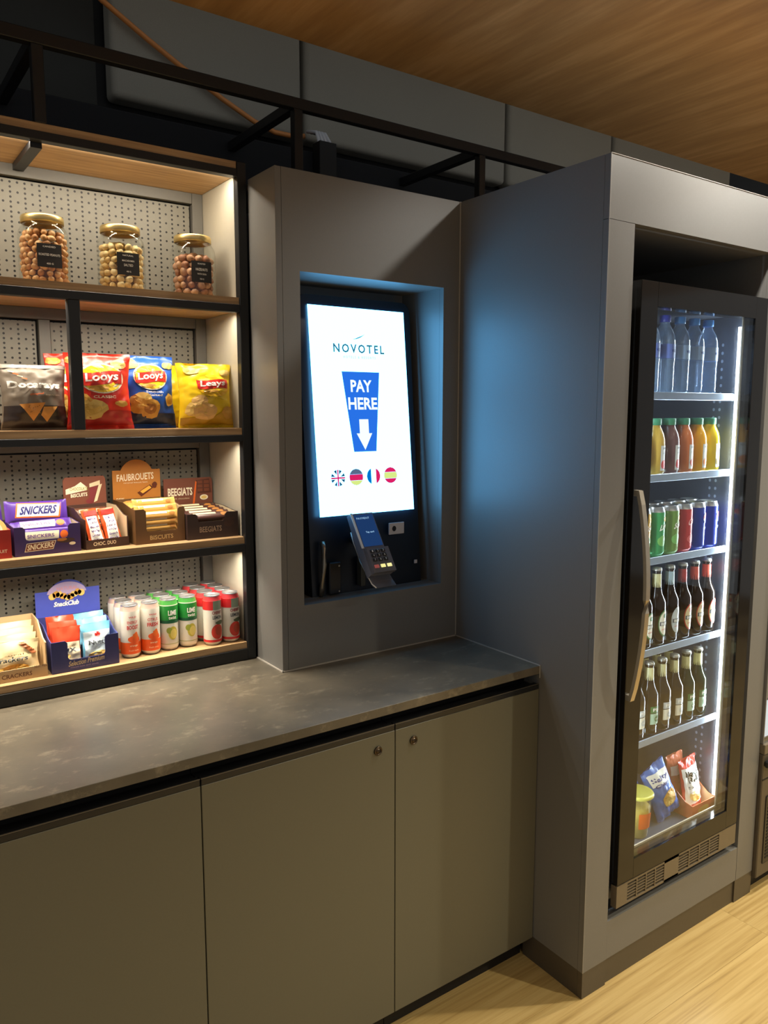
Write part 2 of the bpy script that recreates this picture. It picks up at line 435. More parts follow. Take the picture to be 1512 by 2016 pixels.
# ------------------------------------------------------------------ pay kiosk housing
HT = 2.2658
KX0, KY = -.6267, -.0101
NX0, NX1, NZ0, NZ1 = -.5565, -.0635, 1.100, 2.009
kiosk = thing('kiosk_cabinet', 'grey laminate tower with deep square niche holding the lit pay screen, on the worktop', 'cabinet', (KX0, KY, .92))
def K(mb, name, lab=None, par=None):
    o = mb.build(name, par or kiosk); o.matrix_parent_inverse = Matrix.Translation((-KX0, -KY, -.92)) if not par else Matrix()
    if lab: o['label'] = lab
    return o
KB = .42
fr = MB()
fr.box(KX0+.0185, NX0, KY, KY+.018, .9205, HT, M_LAM).box(NX1, -.001, KY, KY+.018, .9205, HT, M_LAM)
fr.box(NX0, NX1, KY, KY+.018, NZ1, HT, M_LAM).box(NX0, NX1, KY, KY+.018, .9205, NZ0, M_LAM)
K(fr, 'front_panel')
K(MB().box(KX0, KX0+.018, KY, YR-.0045, .9205, HT, M_LAM, .0008), 'side_panel')
K(MB().box(KX0+.0185, -.001, KY+.0185, KB, HT-.018, HT, M_LAM), 'top_panel')
rv = MB().box(NX0-.018, NX0, KY+.0185, .20, NZ0-.018, NZ1+.018, M_LAM).box(NX1, NX1+.018, KY+.0185, .20, NZ0-.018, NZ1+.018, M_LAM)
rv.box(NX0, NX1, KY+.0185, .20, NZ1, NZ1+.018, M_LAM).box(NX0, NX1, KY+.0185, .20, NZ0-.018, NZ0, M_LAM)
K(rv, 'niche_lining')
K(MB().box(NX0-.018, NX1+.018, .2005, .215, NZ0-.018, NZ1+.018, M_LAM), 'niche_back')
K(MB().box(KX0-.003, -.004, KY-.004, KY-.0002, .9202, .9235, M_EDGE).box(KX0-.004, KX0-.0002, KY-.004, YR-.005, .9202, .9235, M_EDGE), 'base_seal', 'thin pale seal line')
K(MB().box(-.0035, -.0008, KY-.003, KY-.0002, .924, HT, M_EDGE), 'corner_seal', 'thin pale seal line')

# self service pay terminal inside the niche
term = thing('pay_kiosk', 'black self-service kiosk with tall glowing white screen reading pay here, inside the niche', 'kiosk', (-.3, .1, NZ0))
SX0, SX1, SZ0, SZ1 = -.462, -.119, 1.334, 1.945
def sy(z): return .06+(z-SZ0)/.61*.06
def T(mb, name, lab=None, par=None):
    o = mb.build(name, par or term); o.matrix_parent_inverse = Matrix.Translation((.3, -.1, -NZ0)) if not par else Matrix()
    if lab: o['label'] = lab
    return o
bx0, bx1, bzt = -.492, -.092, 1.975
out = [(bx0, NZ0+.001), (bx1, NZ0+.001), (bx1, bzt-.03)]
out += [(bx1-.03+.03*math.cos(a), bzt-.03+.03*math.sin(a)) for a in (PI/8, PI/4, 3*PI/8, PI/2)]
out += [(bx0+.03-.03*math.sin(a), bzt-.03+.03*math.cos(a)) for a in (0, PI/8, PI/4, 3*PI/8)]+[(bx0, bzt-.03)]
b_ = MB(); b_.prism(out, 'xz', 0, 1, M_GBLACK)
for v in b_.bm.verts:
    z = v.co.z; f = .056 if z < SZ0-.01 else sy(z)+.004
    v.co.y = f if v.co.y < .5 else max(f+.045, .198)
T(b_, 'housing')
def spl(u, v, e): return (u, sy(v)-e*.0006, v)
spl.flat = True
SCREEN = EM('screen_white', (.225, .86, 1.64), 4.4)
scr = T(MB().grid(lambda a, b: spl(SX0+(SX1-SX0)*a, SZ0+(SZ1-SZ0)*b, 1), 1, 1, SCREEN), 'screen', 'bright white screen face')
ib, iw, it, ig = EM('screen_blue', (.022, .17, .80), 1), EM('screen_bright', (.8, 1, 1), 1.2), EM('screen_teal', (.03, .13, .20), 1), EM('screen_grey', (.30, .48, .50), 1)
g = MB()
g.text(spl, 'NOVOTEL', -.292, 1.8255, .182, .026, it, 2, .022, 0, 0, 1.35)
g.text(spl, 'HOTELS & RESORTS', -.292, 1.800, .115, .007, ig, 2, 0, 0, 0, 1.5)
for i in range(8):                                                 # swoosh over the name
    t0, t1 = i/8, (i+1)/8
    def sw(t, o): return (-.312+.042*t, 1.853+.016*t*t+o*math.sin(PI*min(max(t, .04), .96))*.0032)
    g.poly(spl, [sw(t0, 0), sw(t1, 0), sw(t1, 1), sw(t0, 1)], it, 2)
g.poly(spl, [(-.359, 1.757), (-.331, 1.5195), (-.250, 1.5195), (-.224, 1.757)], ib, 2)
g.text(spl, 'PAY', -.2925, 1.7150, .076, .036, iw, 3, .03)
g.text(spl, 'HERE', -.2900, 1.6630, .104, .036, iw, 3, .03)
g.poly(spl, [(-.307, 1.616), (-.307, 1.574), (-.3185, 1.574), (-.2905, 1.5245), (-.2625, 1.574), (-.274, 1.574), (-.274, 1.616)], iw, 3)
er, en, ey, ek, ef = EM('flag_red', (.72, .015, .13), 1), EM('flag_navy', (.02, .07, .16), 1), EM('flag_yellow', (.70, .85, .25), 1), EM('flag_slate', (.10, .14, .25), 1), EM('flag_blue', (.0, .17, .62), 1)
FR = .0245; FZ = 1.4445
def chord(cx, y0_, y1_, m, e=3, vert=False):
    pts = []
    n = 8
    ys = [y0_+(y1_-y0_)*i/n for i in range(n+1)]
    A = [(-math.sqrt(max(FR*FR-q*q, 0)), q) for q in ys]; B = [(math.sqrt(max(FR*FR-q*q, 0)), q) for q in ys]
    pts = A+B[::-1]
    if vert: pts = [(q, p) for p, q in pts][::-1]
    seen = []
    for p in pts:
        if not seen or (abs(p[0]-seen[-1][0])+abs(p[1]-seen[-1][1])) > 1e-7: seen.append(p)
    g.poly(spl, [(cx+p, FZ+q) for p, q in seen], m, e)
for k in range(8):                                                 # union flag disc: eight navy wedges, red cross
    a = k*PI/4+PI/8; cx = -.393
    for s_ in (0,):
        a0_, a1_ = a-.20, a+.20
        g.poly(spl, [(cx+.010*math.cos(a), FZ+.010*math.sin(a)), (cx+FR*math.cos(a0_), FZ+FR*math.sin(a0_)), (cx+FR*math.cos(a1_), FZ+FR*math.sin(a1_))], en, 3)
g.rect(spl, -.393-FR, -.393+FR, FZ-.0024, FZ+.0024, er, 4); g.rect(spl, -.393-.0024, -.393+.0024, FZ-FR, FZ+FR, er, 4)
chord(-.329, FR*.34, FR*.999, ek); chord(-.329, -FR*.4, FR*.33, er); chord(-.329, -FR*.999, -FR*.41, ey)
chord(-.266, -FR*.999, -FR*.36, ef, 3, True); chord(-.266, FR*.36, FR*.999, er, 3, True)
chord(-.203, FR*.4, FR*.999, er); chord(-.203, -FR*.39, FR*.39, ey); chord(-.203, -FR*.999, -FR*.4, er)
T(g, 'screen_graphics', 'hotel name, blue pay here arrow and four round flags on the screen')
T(MB().box(-.221, -.164, .050, .0555, 1.262, 1.298, P('grey_plate', (206, 206, 212), .4), .001), 'reader_plate', 'small grey plate with dark dot').name = 'reader_plate'
d_ = MB(); d_.ell(pl_xz(.0498), -.203, 1.280, .0075, .0085, M_INK); T(d_, 'sensor_dot')
T(MB().box(-.121, -.111, .052, .0555, 1.161, 1.172, P('grey_plate', (170, 170, 176))), 'indicator_lamp')
T(MB().tube([(-.466, .050, 1.105), (-.466, .044, 1.13), (-.463, .036, 1.20), (-.461, .044, 1.245), (-.460, .052, 1.262)], .008, P('bronze_metal', (150, 142, 128), .3, .8), 10), 'grip_bar', 'slim upright metal bar')
T(MB().box(-.442, -.402, .040, .0555, 1.104, 1.200, M_PLAST, .003), 'receipt_slot')
for z in (1.112, 1.188): T(MB().box(-.4125, -.4075, .038, .0402, z-.0025, z+.0025, M_STEEL, .001), 'screw')
T(MB().box(-.338, -.322, .030, .0555, 1.118, 1.206, P('dark_olive_metal', (62, 62, 54), .4), .002), 'cable_guide')

# card reader on its arm
ct = thing('card_reader', 'dark handheld card reader with keypad and glowing yellow keys on kiosk arm', 'card reader', (-.352, -.045, 1.263), 0, None, math.radians(-34))
cb = MB(); cb.prism([(-.004, -.098), (-.004, .095), (.018, .098), (.026, .0), (.022, -.098)], 'yz', -.040, .036, P('reader_grey', (112, 114, 126), .35))
cb.build('body', ct)
MB().prism([(-.016, -.098), (-.016, -.022), (-.005, -.018), (-.003, -.098)], 'yz', -.036, .040, P('keypad_grey', (98, 98, 106), .45)).build('keypad_block', ct)
MB().box(-.0405, -.0335, -.0052, -.0005, -.016, .097, P('pale_rim', (236, 232, 224), .35), .001).build('side_rim', ct)
sp_ = pl_xz(-.0046)
MB().rect(sp_, -.032, .033, -.012, .090, EM('reader_screen', (.012, .04, .13), 1)).text(sp_, 'PAYMENT', -.004, .078, .044, .006, EM('reader_text', (.35, .6, .85), 1), 2).text(sp_, 'Tap card', .004, .032, .028, .007, EM('reader_text', (.35, .6, .85), 1), 2, .02).build('display', ct)
kp = pl_xz(-.0163)
for r in range(3):
    for c in range(3):
        k_ = MB(); x, z = -.020+c*.0185, -.033-r*.0135
        k_.box(x-.007, x+.007, -.0185, -.0162, z-.005, z+.005, M_INK, .001)
        k_.text(pl_xz(-.0186), str(r*3+c+1), x, z, .004, .006, M_WHITE, 1)
        k_.build('key', ct)
for x, m in ((-.022, EM('red_key', (.5, .12, .10), .5)), (.000, EM('yellow_key', (.9, .8, .3), 1.1)), (.022, EM('green_key', (.9, .82, .35), 1.1))):
    MB().box(x-.008, x+.008, -.0185, -.0162, -.085, -.075, m, .001).build('key', ct)
arm = MB(); arm.prism([(.030, .052), (.036, .02), (.036, -.04), (.016, -.125), (.004, -.138), (-.002, -.138), (.006, -.118), (.026, -.04), (.026, .02)], 'yz', -.036, .032, P('cradle_grey', (88, 90, 100), .35))
arm.tube([(-.037, .029, .052), (-.037, .033, .02), (-.037, .033, -.04), (-.037, .013, -.12), (-.037, -.001, -.137)], .0018, P('pale_rim', (205, 200, 192)), 6)
arm.build('cradle', ct)
MB().tube([(0, .030, -.01), (0, .075, .035), (0, .092, .06)], .011, M_PLAST, 8).build('arm', ct)

# ------------------------------------------------------------------ fridge surround (the tall column)
CY, CX1 = -.5709, .861
col_ = thing('fridge_surround', 'tall grey laminate housing wrapped around the drinks fridge, right of the pay kiosk', 'cabinet', (0, CY, 0))
def S(mb, name, lab=None):
    o = mb.build(name, col_); o.matrix_parent_inverse = Matrix.Translation((0, -CY, 0))
    if lab: o['label'] = lab
    return o
OX0, OX1, OZ0, OZ1 = .100, .762, .197, 2.112
S(MB().box(0, .018, CY+.0188, .42, .0805, HT, M_LAM), 'side_panel')
S(MB().box(0, OX0, CY, CY+.018, .0805, OZ1-.0012, M_LAM).box(OX0-.018, OX0, CY+.0185, .10, OZ0, OZ1, M_LAM), 'left_jamb')
S(MB().box(OX1+.0012, CX1, CY, CY+.018, .0805, OZ1-.0012, M_LAM).box(OX1, OX1+.018, CY+.0185, .10, OZ0, OZ1, M_LAM), 'right_jamb')
S(MB().box(0, CX1, CY, CY+.018, OZ1, HT, M_LAM).box(OX0, OX1, CY+.0185, .10, OZ1, OZ1+.018, M_LAM), 'header_panel')
S(MB().box(OX0+.0008, OX1, CY+.0005, CY+.018, .0805, OZ0, M_LAM).box(OX0, OX1, CY+.0185, .10, OZ0-.018, OZ0, M_LAM), 'bottom_panel')
S(MB().box(CX1-.018, CX1, CY+.0188, .42, .0, HT, M_LAM), 'side_panel')
S(MB().box(.0185, CX1-.0185, CY+.0188, .42, HT-.018, HT, M_LAM), 'top_panel')
S(MB().box(.0185, CX1-.0185, .4005, .42, .0, HT-.019, M_VOID), 'back_panel')
S(MB().box(.001, .101, CY+.001, CY+.018, .0005, .080, M_KICK).box(.001, .018, CY+.0185, -.34, .0005, .080, M_KICK), 'plinth')
S(MB().box(.1015, .7585, CY+.006, CY+.02, .0005, .080, M_KICK), 'plinth')
S(MB().box(.7600, CX1, CY+.001, CY+.018, .0005, .080, M_KICK), 'plinth')
S(MB().box(-.0012, .0008, CY-.0012, CY+.0008, .081, HT+.0008, P('pale_edge_strip', (150, 147, 140), .4)).box(0, CX1, CY-.0012, CY+.0008, HT-.0005, HT+.0009, M_EDGE), 'edge_band')  # paler strips along the front corner and the top edge
S(MB().box(OX0, OX1, .1005, .11, OZ0, OZ1, M_VOID), 'recess_back')

# ------------------------------------------------------------------ drinks fridge
FX0, FX1, FZ0, FZ1 = .130, .735, .2265, 1.977
FY = CY-.006
fridge = thing('drinks_fridge', 'upright black glass-door drinks fridge lit white inside, built into the grey housing', 'fridge', (FX0, FY, OZ0))
def F(mb, name, lab=None, par=None):
    o = mb.build(name, par or fridge); o.matrix_parent_inverse = Matrix.Translation((-FX0, -FY, -OZ0)) if not par else Matrix()
    if lab: o['label'] = lab
    return o
M_INNER = P('fridge_liner', (80, 87, 102), .35, 0, .05, 50)
IX0, IX1, IYF, IYB, IZ0, IZ1 = .172, .698, -.535, -.06, .335, 1.93
cab = MB()
cab.box(FX0, IX0, IYF+.002, -.02, OZ0+.03, FZ1, M_INNER).box(IX1, FX1, IYF+.002, -.02, OZ0+.03, FZ1, M_INNER)
cab.box(IX0, IX1, IYB, -.02, OZ0+.03, FZ1, M_INNER).box(IX0, IX1, IYF+.002, IYB, IZ1, FZ1, M_INNER).box(IX0, IX1, IYF+.002, IYB, OZ0+.03, IZ0, M_INNER)
F(cab, 'cabinet')
F(MB().box(FX0+.02, FX1-.02, -.5, -.05, OZ0, OZ0+.0295, M_BLACK), 'foot')
# perforated uprights on the side wall
up = MB()
for k in range(58):
    z = .42+k*.025
    for y in (-.46, -.44): up.ell(lambda u, v, e: (IX1-.0008, u, v), y, z, .0042, .0052, P('upright_hole', (150, 165, 190), .3), 1, 0, 2*PI, 1, 8)
F(up, 'shelf_upright', 'dotted column of shelf holes').__setitem__('kind', 'stuff')
# door
GX0, GX1, GZ0, GZ1 = .2005, .672, .357, 1.914
M_DFR = P('door_black_glass', (30, 28, 26), .09, 0, .1, 12, 0, .4)
D0, D1, DZ0 = FY, IYF-.002, .298
dr = MB()
dr.box(FX0, GX0, D0, D1, DZ0, FZ1, M_DFR, .001).box(GX1, FX1, D0, D1, DZ0, FZ1, M_DFR, .001)
dr.box(GX0, GX1, D0, D1, GZ1, FZ1, M_DFR).box(GX0, GX1, D0, D1, DZ0, GZ0, M_DFR)
door = F(dr, 'door')
F(MB().box(GX0, GX1, D0+.004, D0+.010, GZ0, GZ1, M_GLASS), 'glass_pane', None, door)
gs = MB().box(GX0-.001, GX1+.001, D1-.004, D1, GZ0-.001, GZ0+.006, P('clear_gasket', (190, 180, 160), .3)).box(GX0, GX0+.003, D1-.006, D1, GZ0, GZ1, P('clear_gasket', (190, 180, 160)))
gs.box(GX1-.006, GX1-.003, D1-.004, D1, GZ0, GZ1, P('clear_gasket', (190, 180, 160)))
F(gs, 'gasket', None, door)
hp = []
for i in range(17):
    t = i/16; hp.append((.138, FY-.013-.036*math.sin(PI*t)**.8, .852+.578*t))
F(MB().tube(hp, .01, M_STEEL, 4, (.012, .007)), 'handle', 'long bowed brushed steel handle', door)
for z in (.858, 1.424): F(MB().box(.131, .145, FY-.016, FY, z-.008, z+.008, M_STEEL), 'handle_mount', None, door)
# grille below the door
GRZ0, GRZ1 = .2275, .294
gr = MB()
GY = FY+.001
gx = [(.163, .3345), (.418, .620)]
def bars(x0, x1): return
segs = [(FX0, .178), (.352, .424), (.640, FX1)]
M_GR = P('grille_bronze', (112, 101, 84), .35)
for a, b in segs: gr.box(a, b, GY, GY+.02, GRZ0, GRZ1, M_GR)
gr.box(FX0+.002, FX1-.002, GY+.012, GY+.02, GRZ0, GRZ1, M_VOID)
gr.box(.178, .640, GY, GY+.01, GRZ1-.006, GRZ1, M_GR).box(.178, .640, GY, GY+.01, GRZ0, GRZ0+.006, M_GR)
F(gr, 'grille_panel')
for a, b in ((.178, .352), (.424, .640)):
    n = 4
    for i in range(1, n):
        x = a+(b-a)*i/n; F(MB().box(x-.0022, x+.0022, GY, GY+.008, GRZ0+.006, GRZ1-.006, M_GR), 'grille_mullion')
    for i in range(1, 6):
        z = GRZ0+.006+(GRZ1-GRZ0-.012)*i/6
        F(MB().box(a, b, GY+.001, GY+.009, z-.0015, z+.0015, M_GR), 'grille_bar')
# shelves and lamps
SHZ = (1.690, 1.457, 1.215, .940, .662)
SHY = -.513
M_SHG = clear('shelf_glass', (.85, .92, .95), 1.3, .05)
M_LIP = P('shelf_lip', (150, 165, 185), .3, .3, .08, 60)
for z in SHZ:
    o = F(MB().box(IX0+.001, IX1-.012, SHY+.004, IYB-.01, z-.005, z, M_SHG), 'shelf')
    F(MB().box(IX0+.001, IX1-.012, SHY, SHY+.0038, z-.018, z+.004, M_LIP, .001), 'shelf_lip', None, o).matrix_parent_inverse = Matrix.Translation((0, 0, 0))
F(MB().box(IX1-.011, IX1-.002, -.533, -.514, .385, 1.895, EM('cool_strip', (.86, .95, 1), 9)), 'light_strip', 'white glowing strip down the right side')
area('fridge_strip_light', (IX1-.013, -.522, 1.14), 1.5, .01, 6.0, (.80, .91, 1), (0, math.radians(90), 0)).rotation_euler = (0, math.radians(90), math.radians(-25))
F(MB().box(IX0+.001, IX0+.008, -.528, -.514, .385, 1.895, EM('cool_strip', (.86, .95, 1), 9)), 'light_strip')
area('fridge_strip_light', (IX0+.010, -.522, 1.14), 1.5, .01, 2.4, (.80, .91, 1), (0, math.radians(-90), 0))
mk = MB(); mk.rect(lambda u, v, e: (u, IYB-.001, v), .52, .66, 1.735, 1.80, P('notice_blue', (120, 150, 190), .4)); F(mk, 'notice', 'pale blue notice on the back wall')

# ------------------------------------------------------------------ worktop and base cabinets
top = thing('worktop', 'long mottled brown-grey stone-effect worktop running under rack and kiosk', 'counter', (-.8, 0, .8965))
MB().box(-.80, .7985, -.381, .41, 0, .0232, M_STONE, .0008).build('slab', top)
tr = MB().box(.7988, .7998, -.381, -.012, .004, .0260, M_EDGE).box(.7978, .7998, -.383, -.381, -.012, .026, M_EDGE)
tr.build('end_seal', top, None)['label'] = 'thin pale seal against the grey housing'
YD = -.382
def cabinet(x0, x1, lock, label):
    t = thing('base_cabinet', label, 'cabinet', ((x0+x1)/2, YD, 0), 0, 'base cabinets under the worktop')
    h = (x1-x0)/2
    MB().box(-h+.001, h-.001, .022, .78, .078, .845, M_DOOR).box(-h+.001, h-.001, .06, .78, .845, .8955, M_VOID).build('carcass', t)
    MB().box(-h+.001, h-.001, .05, .07, .0005, .078, M_VOID).build('plinth', t)
    d = MB().box(-h+.0013, h-.0013, 0, .019, .080, .852, M_DOOR, .0008).build('door', t)
    MB().box(-h+.0013, h-.0013, .001, .020, .8522, .866, M_PLAST, .001).box(-h+.0013, h-.0013, .001, .0035, .866, .868, P('pull_lip', (96, 92, 84), .3, .4)).box(-h+.0013, h-.0013, .018, .058, .8525, .858, M_PLAST).build('finger_pull', d)
    if lock is not None:
        L_ = MB(); L_.lathe([(0, .0), (.0115, 0), (.0115, .003), (.0092, .0045), (.009, .002), (.006, .002), (.006, .0045), (0, .0045)], P('lock_bronze', (92, 80, 66), .3, .9), 20)
        L_.box(-.001, .001, -.004, .004, .0044, .0049, M_INK)
        o = L_.build('lock', d); o.location = (lock-(x0+x1)/2, -.0002, .8125); o.rotation_euler = (PI/2, 0, 0)
    return t
cabinet(-.5107, -.0015, -.454, 'taupe base cabinet nearest the fridge housing, lock at top left of its door')
cabinet(-1.0197, -.5107, -.564, 'taupe base cabinet in the middle, lock at top right of its door')
cabinet(-1.5287, -1.0197, None, 'taupe base cabinet at the left edge of the photo, door without a lock')

# ------------------------------------------------------------------ cables above the rack
cbm = MB()
cp = [(-1.02, .66, 2.985), (-.838, .69, 2.877), (-.70, .695, 2.803), (-.595, .695, 2.749), (-.45, .695, 2.678), (-.337, .69, 2.628), (-.262, .68, 2.604), (-.20, .66, 2.597), (-.160, .652, 2.603)]
cbm.tube(cp, .0085, P('copper_orange', (226, 148, 80), .45), 8)
tag(cbm.build('orange_cable'), 'orange cable sagging across the grey felt wall panels above the rack', 'cable')
tk = thing('cable_duct', 'dark upright cable duct with grey cables at its mouth, behind the kiosk tower', 'cable duct', (-.128, .59, 2.3))
MB().box(-.034, .034, -.045, .004, -.05, .262, M_VOID, .002).build('duct', tk)
for i in range(4):
    x = -.022+i*.0145
    MB().tube([(x, -.02, .20), (x-.002, -.022, .27), (x-.004-.003*i, -.01, .298), (x-.012, .04, .312)], .0062, P('grey_cable', (214, 216, 222), .5), 8).build('cable', tk)

# ------------------------------------------------------------------ chiller at the right edge
ch = thing('display_chiller', 'lit display chiller at the far right edge beside the grey fridge housing', 'fridge', (.940, -.55, 0))
MB().box(-.075, .62, -.035, .55, .055, .50, P('chiller_bronze', (86, 78, 66), .4), .003).build('base_cabinet', ch)
MB().box(-.07, .60, .0, .5, .0005, .054, M_VOID).build('plinth', ch)
MB().box(-.075, .62, -.038, .0, .50, .535, M_GR, .002).build('ledge', ch)
MB().box(-.072, .60, -.052, -.036, .455, .480, M_PLAST, .004).build('handle', ch)
MB().box(-.075, .62, -.0365, -.0352, .408, .412, M_VOID).build('seam', ch)
vp = MB().box(-.045, .30, -.038, -.0352, .10, .345, M_PLAST, .002); vp.build('vent_panel', ch)
vb = None
for i in range(18):
    for j in range(2):
        if vb is None:
            vb = MB().box(-.012, .012, -.0006, .0006, -.003, .003, M_VOID).build('vent_slot', ch); o = vb
        else:
            o = vb.copy(); COL.objects.link(o)
        o.location = (-.02+j*.030, -.0386, .12+i*.0120)
MB().box(-.075, -.070, -.03, .5, .536, 1.9, M_LAM).box(.6, .62, -.03, .5, .536, 1.9, M_LAM).box(-.070, .6, .48, .5, .536, 1.9, M_WHITE).box(-.075, .62, -.03, .5, 1.9, 1.94, M_LAM).build('upper_case', ch)
for k, z in enumerate((.54, .80, 1.10, 1.40)):
    MB().box(-.069, .6, -.01, .47, z, z+.012, P('grey_plate', (170, 170, 176))).build('shelf', ch)
MB().box(-.0690, .5995, -.029, -.0255, .537, 1.899, M_GLASS).build('glass_pane', ch)
for i in range(11):
    z = .555+.0115*i
    MB().box(-.0690, .5995, -.023, -.018, z, z+.009, EM('chiller_glow', (.9, .96, 1), 1.0)).build('glow_slat', ch)  # slats given their own glow, standing in for the lit interior
MB().box(-.0690, .5995, -.023, -.018, .69, .795, P('chiller_panel', (150, 154, 160), .4)).build('front_panel', ch)
MB().box(-.0690, .5995, -.023, -.018, .814, .88, EM('chiller_glow', (.9, .96, 1), 1.0)).build('glow_band', ch)  # band glows by itself too, in place of interior lighting
#ITEMS#
# ------------------------------------------------------------------ small goods: builders
def pl_cyl(r):
    return lambda u, v, e: ((r+e*EPS)*math.sin(u/r), -(r+e*EPS)*math.cos(u/r), v)

def make_can(name, label, cat, r, h, body, prints, loc, group=None, rz=0, neck=None):
    t = thing(name, label, cat, loc, rz, group)
    alu = P('can_aluminium', (205, 206, 210), .28, .9, .06, 60)
    MB().lathe([(0, .004), (r*.72, .003), (r*.80, 0), (r*.99, .010), (r, .014), (r, h-.020), (r*.99, h-.016)], body, 22).build('body', t)
    MB().lathe([(r*.985, h-.016), (r*.86, h-.004, neck or alu), (r*.87, h-.001), (r*.85, h), (r*.81, h-.004), (0, h-.004)], alu, 22).ell(lambda u, v, e: (u, v, h-.0035), 0, -r*.2, r*.22, r*.38, P('can_tab', (170, 172, 178), .3, .9)).build('lid', t)
    if prints:
        b = MB(); prints(b, pl_cyl(r)); b.build('print', t)
    return t
def row(src, places, labels=None, group=None):
    for i, p in enumerate(places):
        dup(src, p, None, labels[i] if labels else None, group)

def bag_fn(W, H, D, seed, crk=1.0):
    def s(u, v):
        vv = min(max((v-.045)/.91, 0), 1)
        prof = math.sin(PI*vv)**.5*(1.10-.25*vv); cr = max(0, 1-(2*u-1)**2)**.62
        n = noise.noise(Vector((u*4+seed, v*4, seed*1.7)))*.006+noise.noise(Vector((u*9+seed, v*13, seed)))*.0030+abs(noise.noise(Vector((u*7-v*5+seed, u*3+v*7, seed))))*.004
        edge = min(1, 6*min(vv, 1-vv)+.15)
        half = W/2*(1-.10*math.sin(PI*min(1, vv*.9+.05))**.8+.02*(1-v)**3)
        return u, v, half, D/2*prof*cr, n*crk*(1.2-.6*edge)+n*.35
    def front(u, v, e):
        u, v, half, d, n = s(u, v); return ((2*u-1)*half, -d-n-e*EPS*1.4-(.0028 if e else .0012), v*H)
    def back(u, v):
        u, v, half, d, n = s(u, v); return ((2*u-1)*half, d+n*.3+.0012, v*H)
    return front, back
def make_bag(name, label, cat, W, H, D, body, prints, loc, rz=0, rx=-.06, ry=0, seed=1.0, group=None, seal=None, nu=30, nv=36):
    t = thing(name, label, cat, loc, rz, group, rx, ry)
    front, back = bag_fn(W, H, D, seed)
    b = MB(); b.grid(lambda u, v: front(u, v, 0), nu, nv, body); b.grid(lambda u, v: back(1-u, v), nu//2, nv//2, body)
    # close the rim
    k = b.mi(body)
    for u in (0, 1):
        for j in range(nv):
            q = [front(u, j/nv, 0), front(u, (j+1)/nv, 0), back(u, (j+1)/nv), back(u, j/nv)]
            b.bm.faces.new([b.bm.verts.new(p) for p in q]).material_index = k
    b.build('pouch', t)
    if prints:
        p = MB(); prints(p, front); p.build('print', t)
    if seal:
        p = MB()
        for v0, v1 in ((.955, 1.0), (0, .04)):
            for i in range(14):
                u0 = i/14; p.rect(front, u0+.01, u0+.05, v0, v1, seal, .6)
        o = p.build('crimped_seal', t); o['kind'] = 'stuff'
    return t
def make_bar(name, label, cat, Lx, Wz, Dy, body, prints, loc, rz=0, rx=0, ry=0, group=None, parent=None):
    """wrapped bar: long in x, its face towards -y, crimped flat ends"""
    t = thing(name, label, cat, loc, rz, group, rx, ry)
    def f(u, v, e=0):
        x = (u-.5)*Lx; k = min(1, max(0, (min(u, 1-u)-.055)/.07))**.6; a = v*PI
        zz = -math.cos(a)*Wz/2*(1-.10*k+.03*math.sin(u*70)*(1-k)); return (x, -math.sin(a)**.5*Dy/2*(.06+.94*k)-e*EPS, zz)
    b = MB(); b.grid(lambda u, v: f(u, v), 26, 8, body)
    b.grid(lambda u, v: (f(1-u, v)[0], -f(1-u, v)[1], f(1-u, v)[2]), 26, 6, body); b.build('wrapper', t)
    if prints:
        p = MB(); prints(p, lambda u, v, e: f(u, math.acos(max(-1, min(1, 1-2*v)))/PI, e)); p.build('print', t)
    return t
def rrect(x0, x1, z0, z1, r, n=4):
    pts = []
    for cx, cz, a0 in ((x1-r, z0+r, -PI/2), (x1-r, z1-r, 0), (x0+r, z1-r, PI/2), (x0+r, z0+r, PI)):
        pts += [(cx+r*math.cos(a0+PI/2*i/n), cz+r*math.sin(a0+PI/2*i/n)) for i in range(n+1)]
    return pts
def make_tray(name, label, W, Dp, hf, hb, body, inner, loc, rz=0, notch=None, header=None, hmat=None, prints=None, hprints=None, cat='box', side_front=None):
    """open shelf-ready carton: origin at its front left bottom corner. notch=(x0,x1,z): cut-out of the front"""
    t = thing(name, label, cat, loc, rz)
    c = .0022
    if notch:
        a, b, z = notch; r = min(.008, (hf-z)*.4)
        pts = [(0, 0), (W, 0), (W, hf), (b+.006, hf), (b, hf-.006), (b, z+r), (b-r*.3, z+r*.3), (b-r, z), (a+r, z), (a+r*.3, z+r*.3), (a, z+r), (a, hf-.006), (a-.006, hf), (0, hf)]
    else: pts = [(0, 0), (W, 0), (W, hf), (0, hf)]
    sf = side_front if side_front else hf
    m = MB().prism(pts, 'xz', 0, c, body)
    sp = [(c, 0), (Dp, 0), (Dp, hb), (Dp*.55, hb*.94+sf*.06), (Dp*.2, sf+(hb-sf)*.12), (c, sf)]
    m.prism(sp, 'yz', 0, c, body).prism(sp, 'yz', W-c, W, body).prism([(0, 0), (W, 0), (W, hb), (0, hb)], 'xz', Dp-c, Dp, body)
    m.box(c, W-c, c, Dp-c, 0, c, inner); m.build('tray', t)
    lp = [(y, z-.001) if z else (y, z+.003) for y, z in sp[1:-1]]+[(.004, sf-.001), (.004, .003)]
    MB().prism(lp, 'yz', c, c+.0008, inner).build('lining', t); MB().prism(lp, 'yz', W-c-.0008, W-c, inner).build('lining', t)
    if header:
        h = MB().prism(header, 'xz', Dp+.0003, Dp+.0025, hmat or body)
        ho = h.build('header_card', t)
        if hprints:
            p = MB(); hprints(p, pl_xz(Dp)); p.build('header_print', t)
    if prints:
        p = MB(); prints(p, pl_xz(0)); p.build('print', t)
    return t
def film(name, c, rough=.36): return P(name, c, rough, 0, .12, 25, .25, .5, .1)

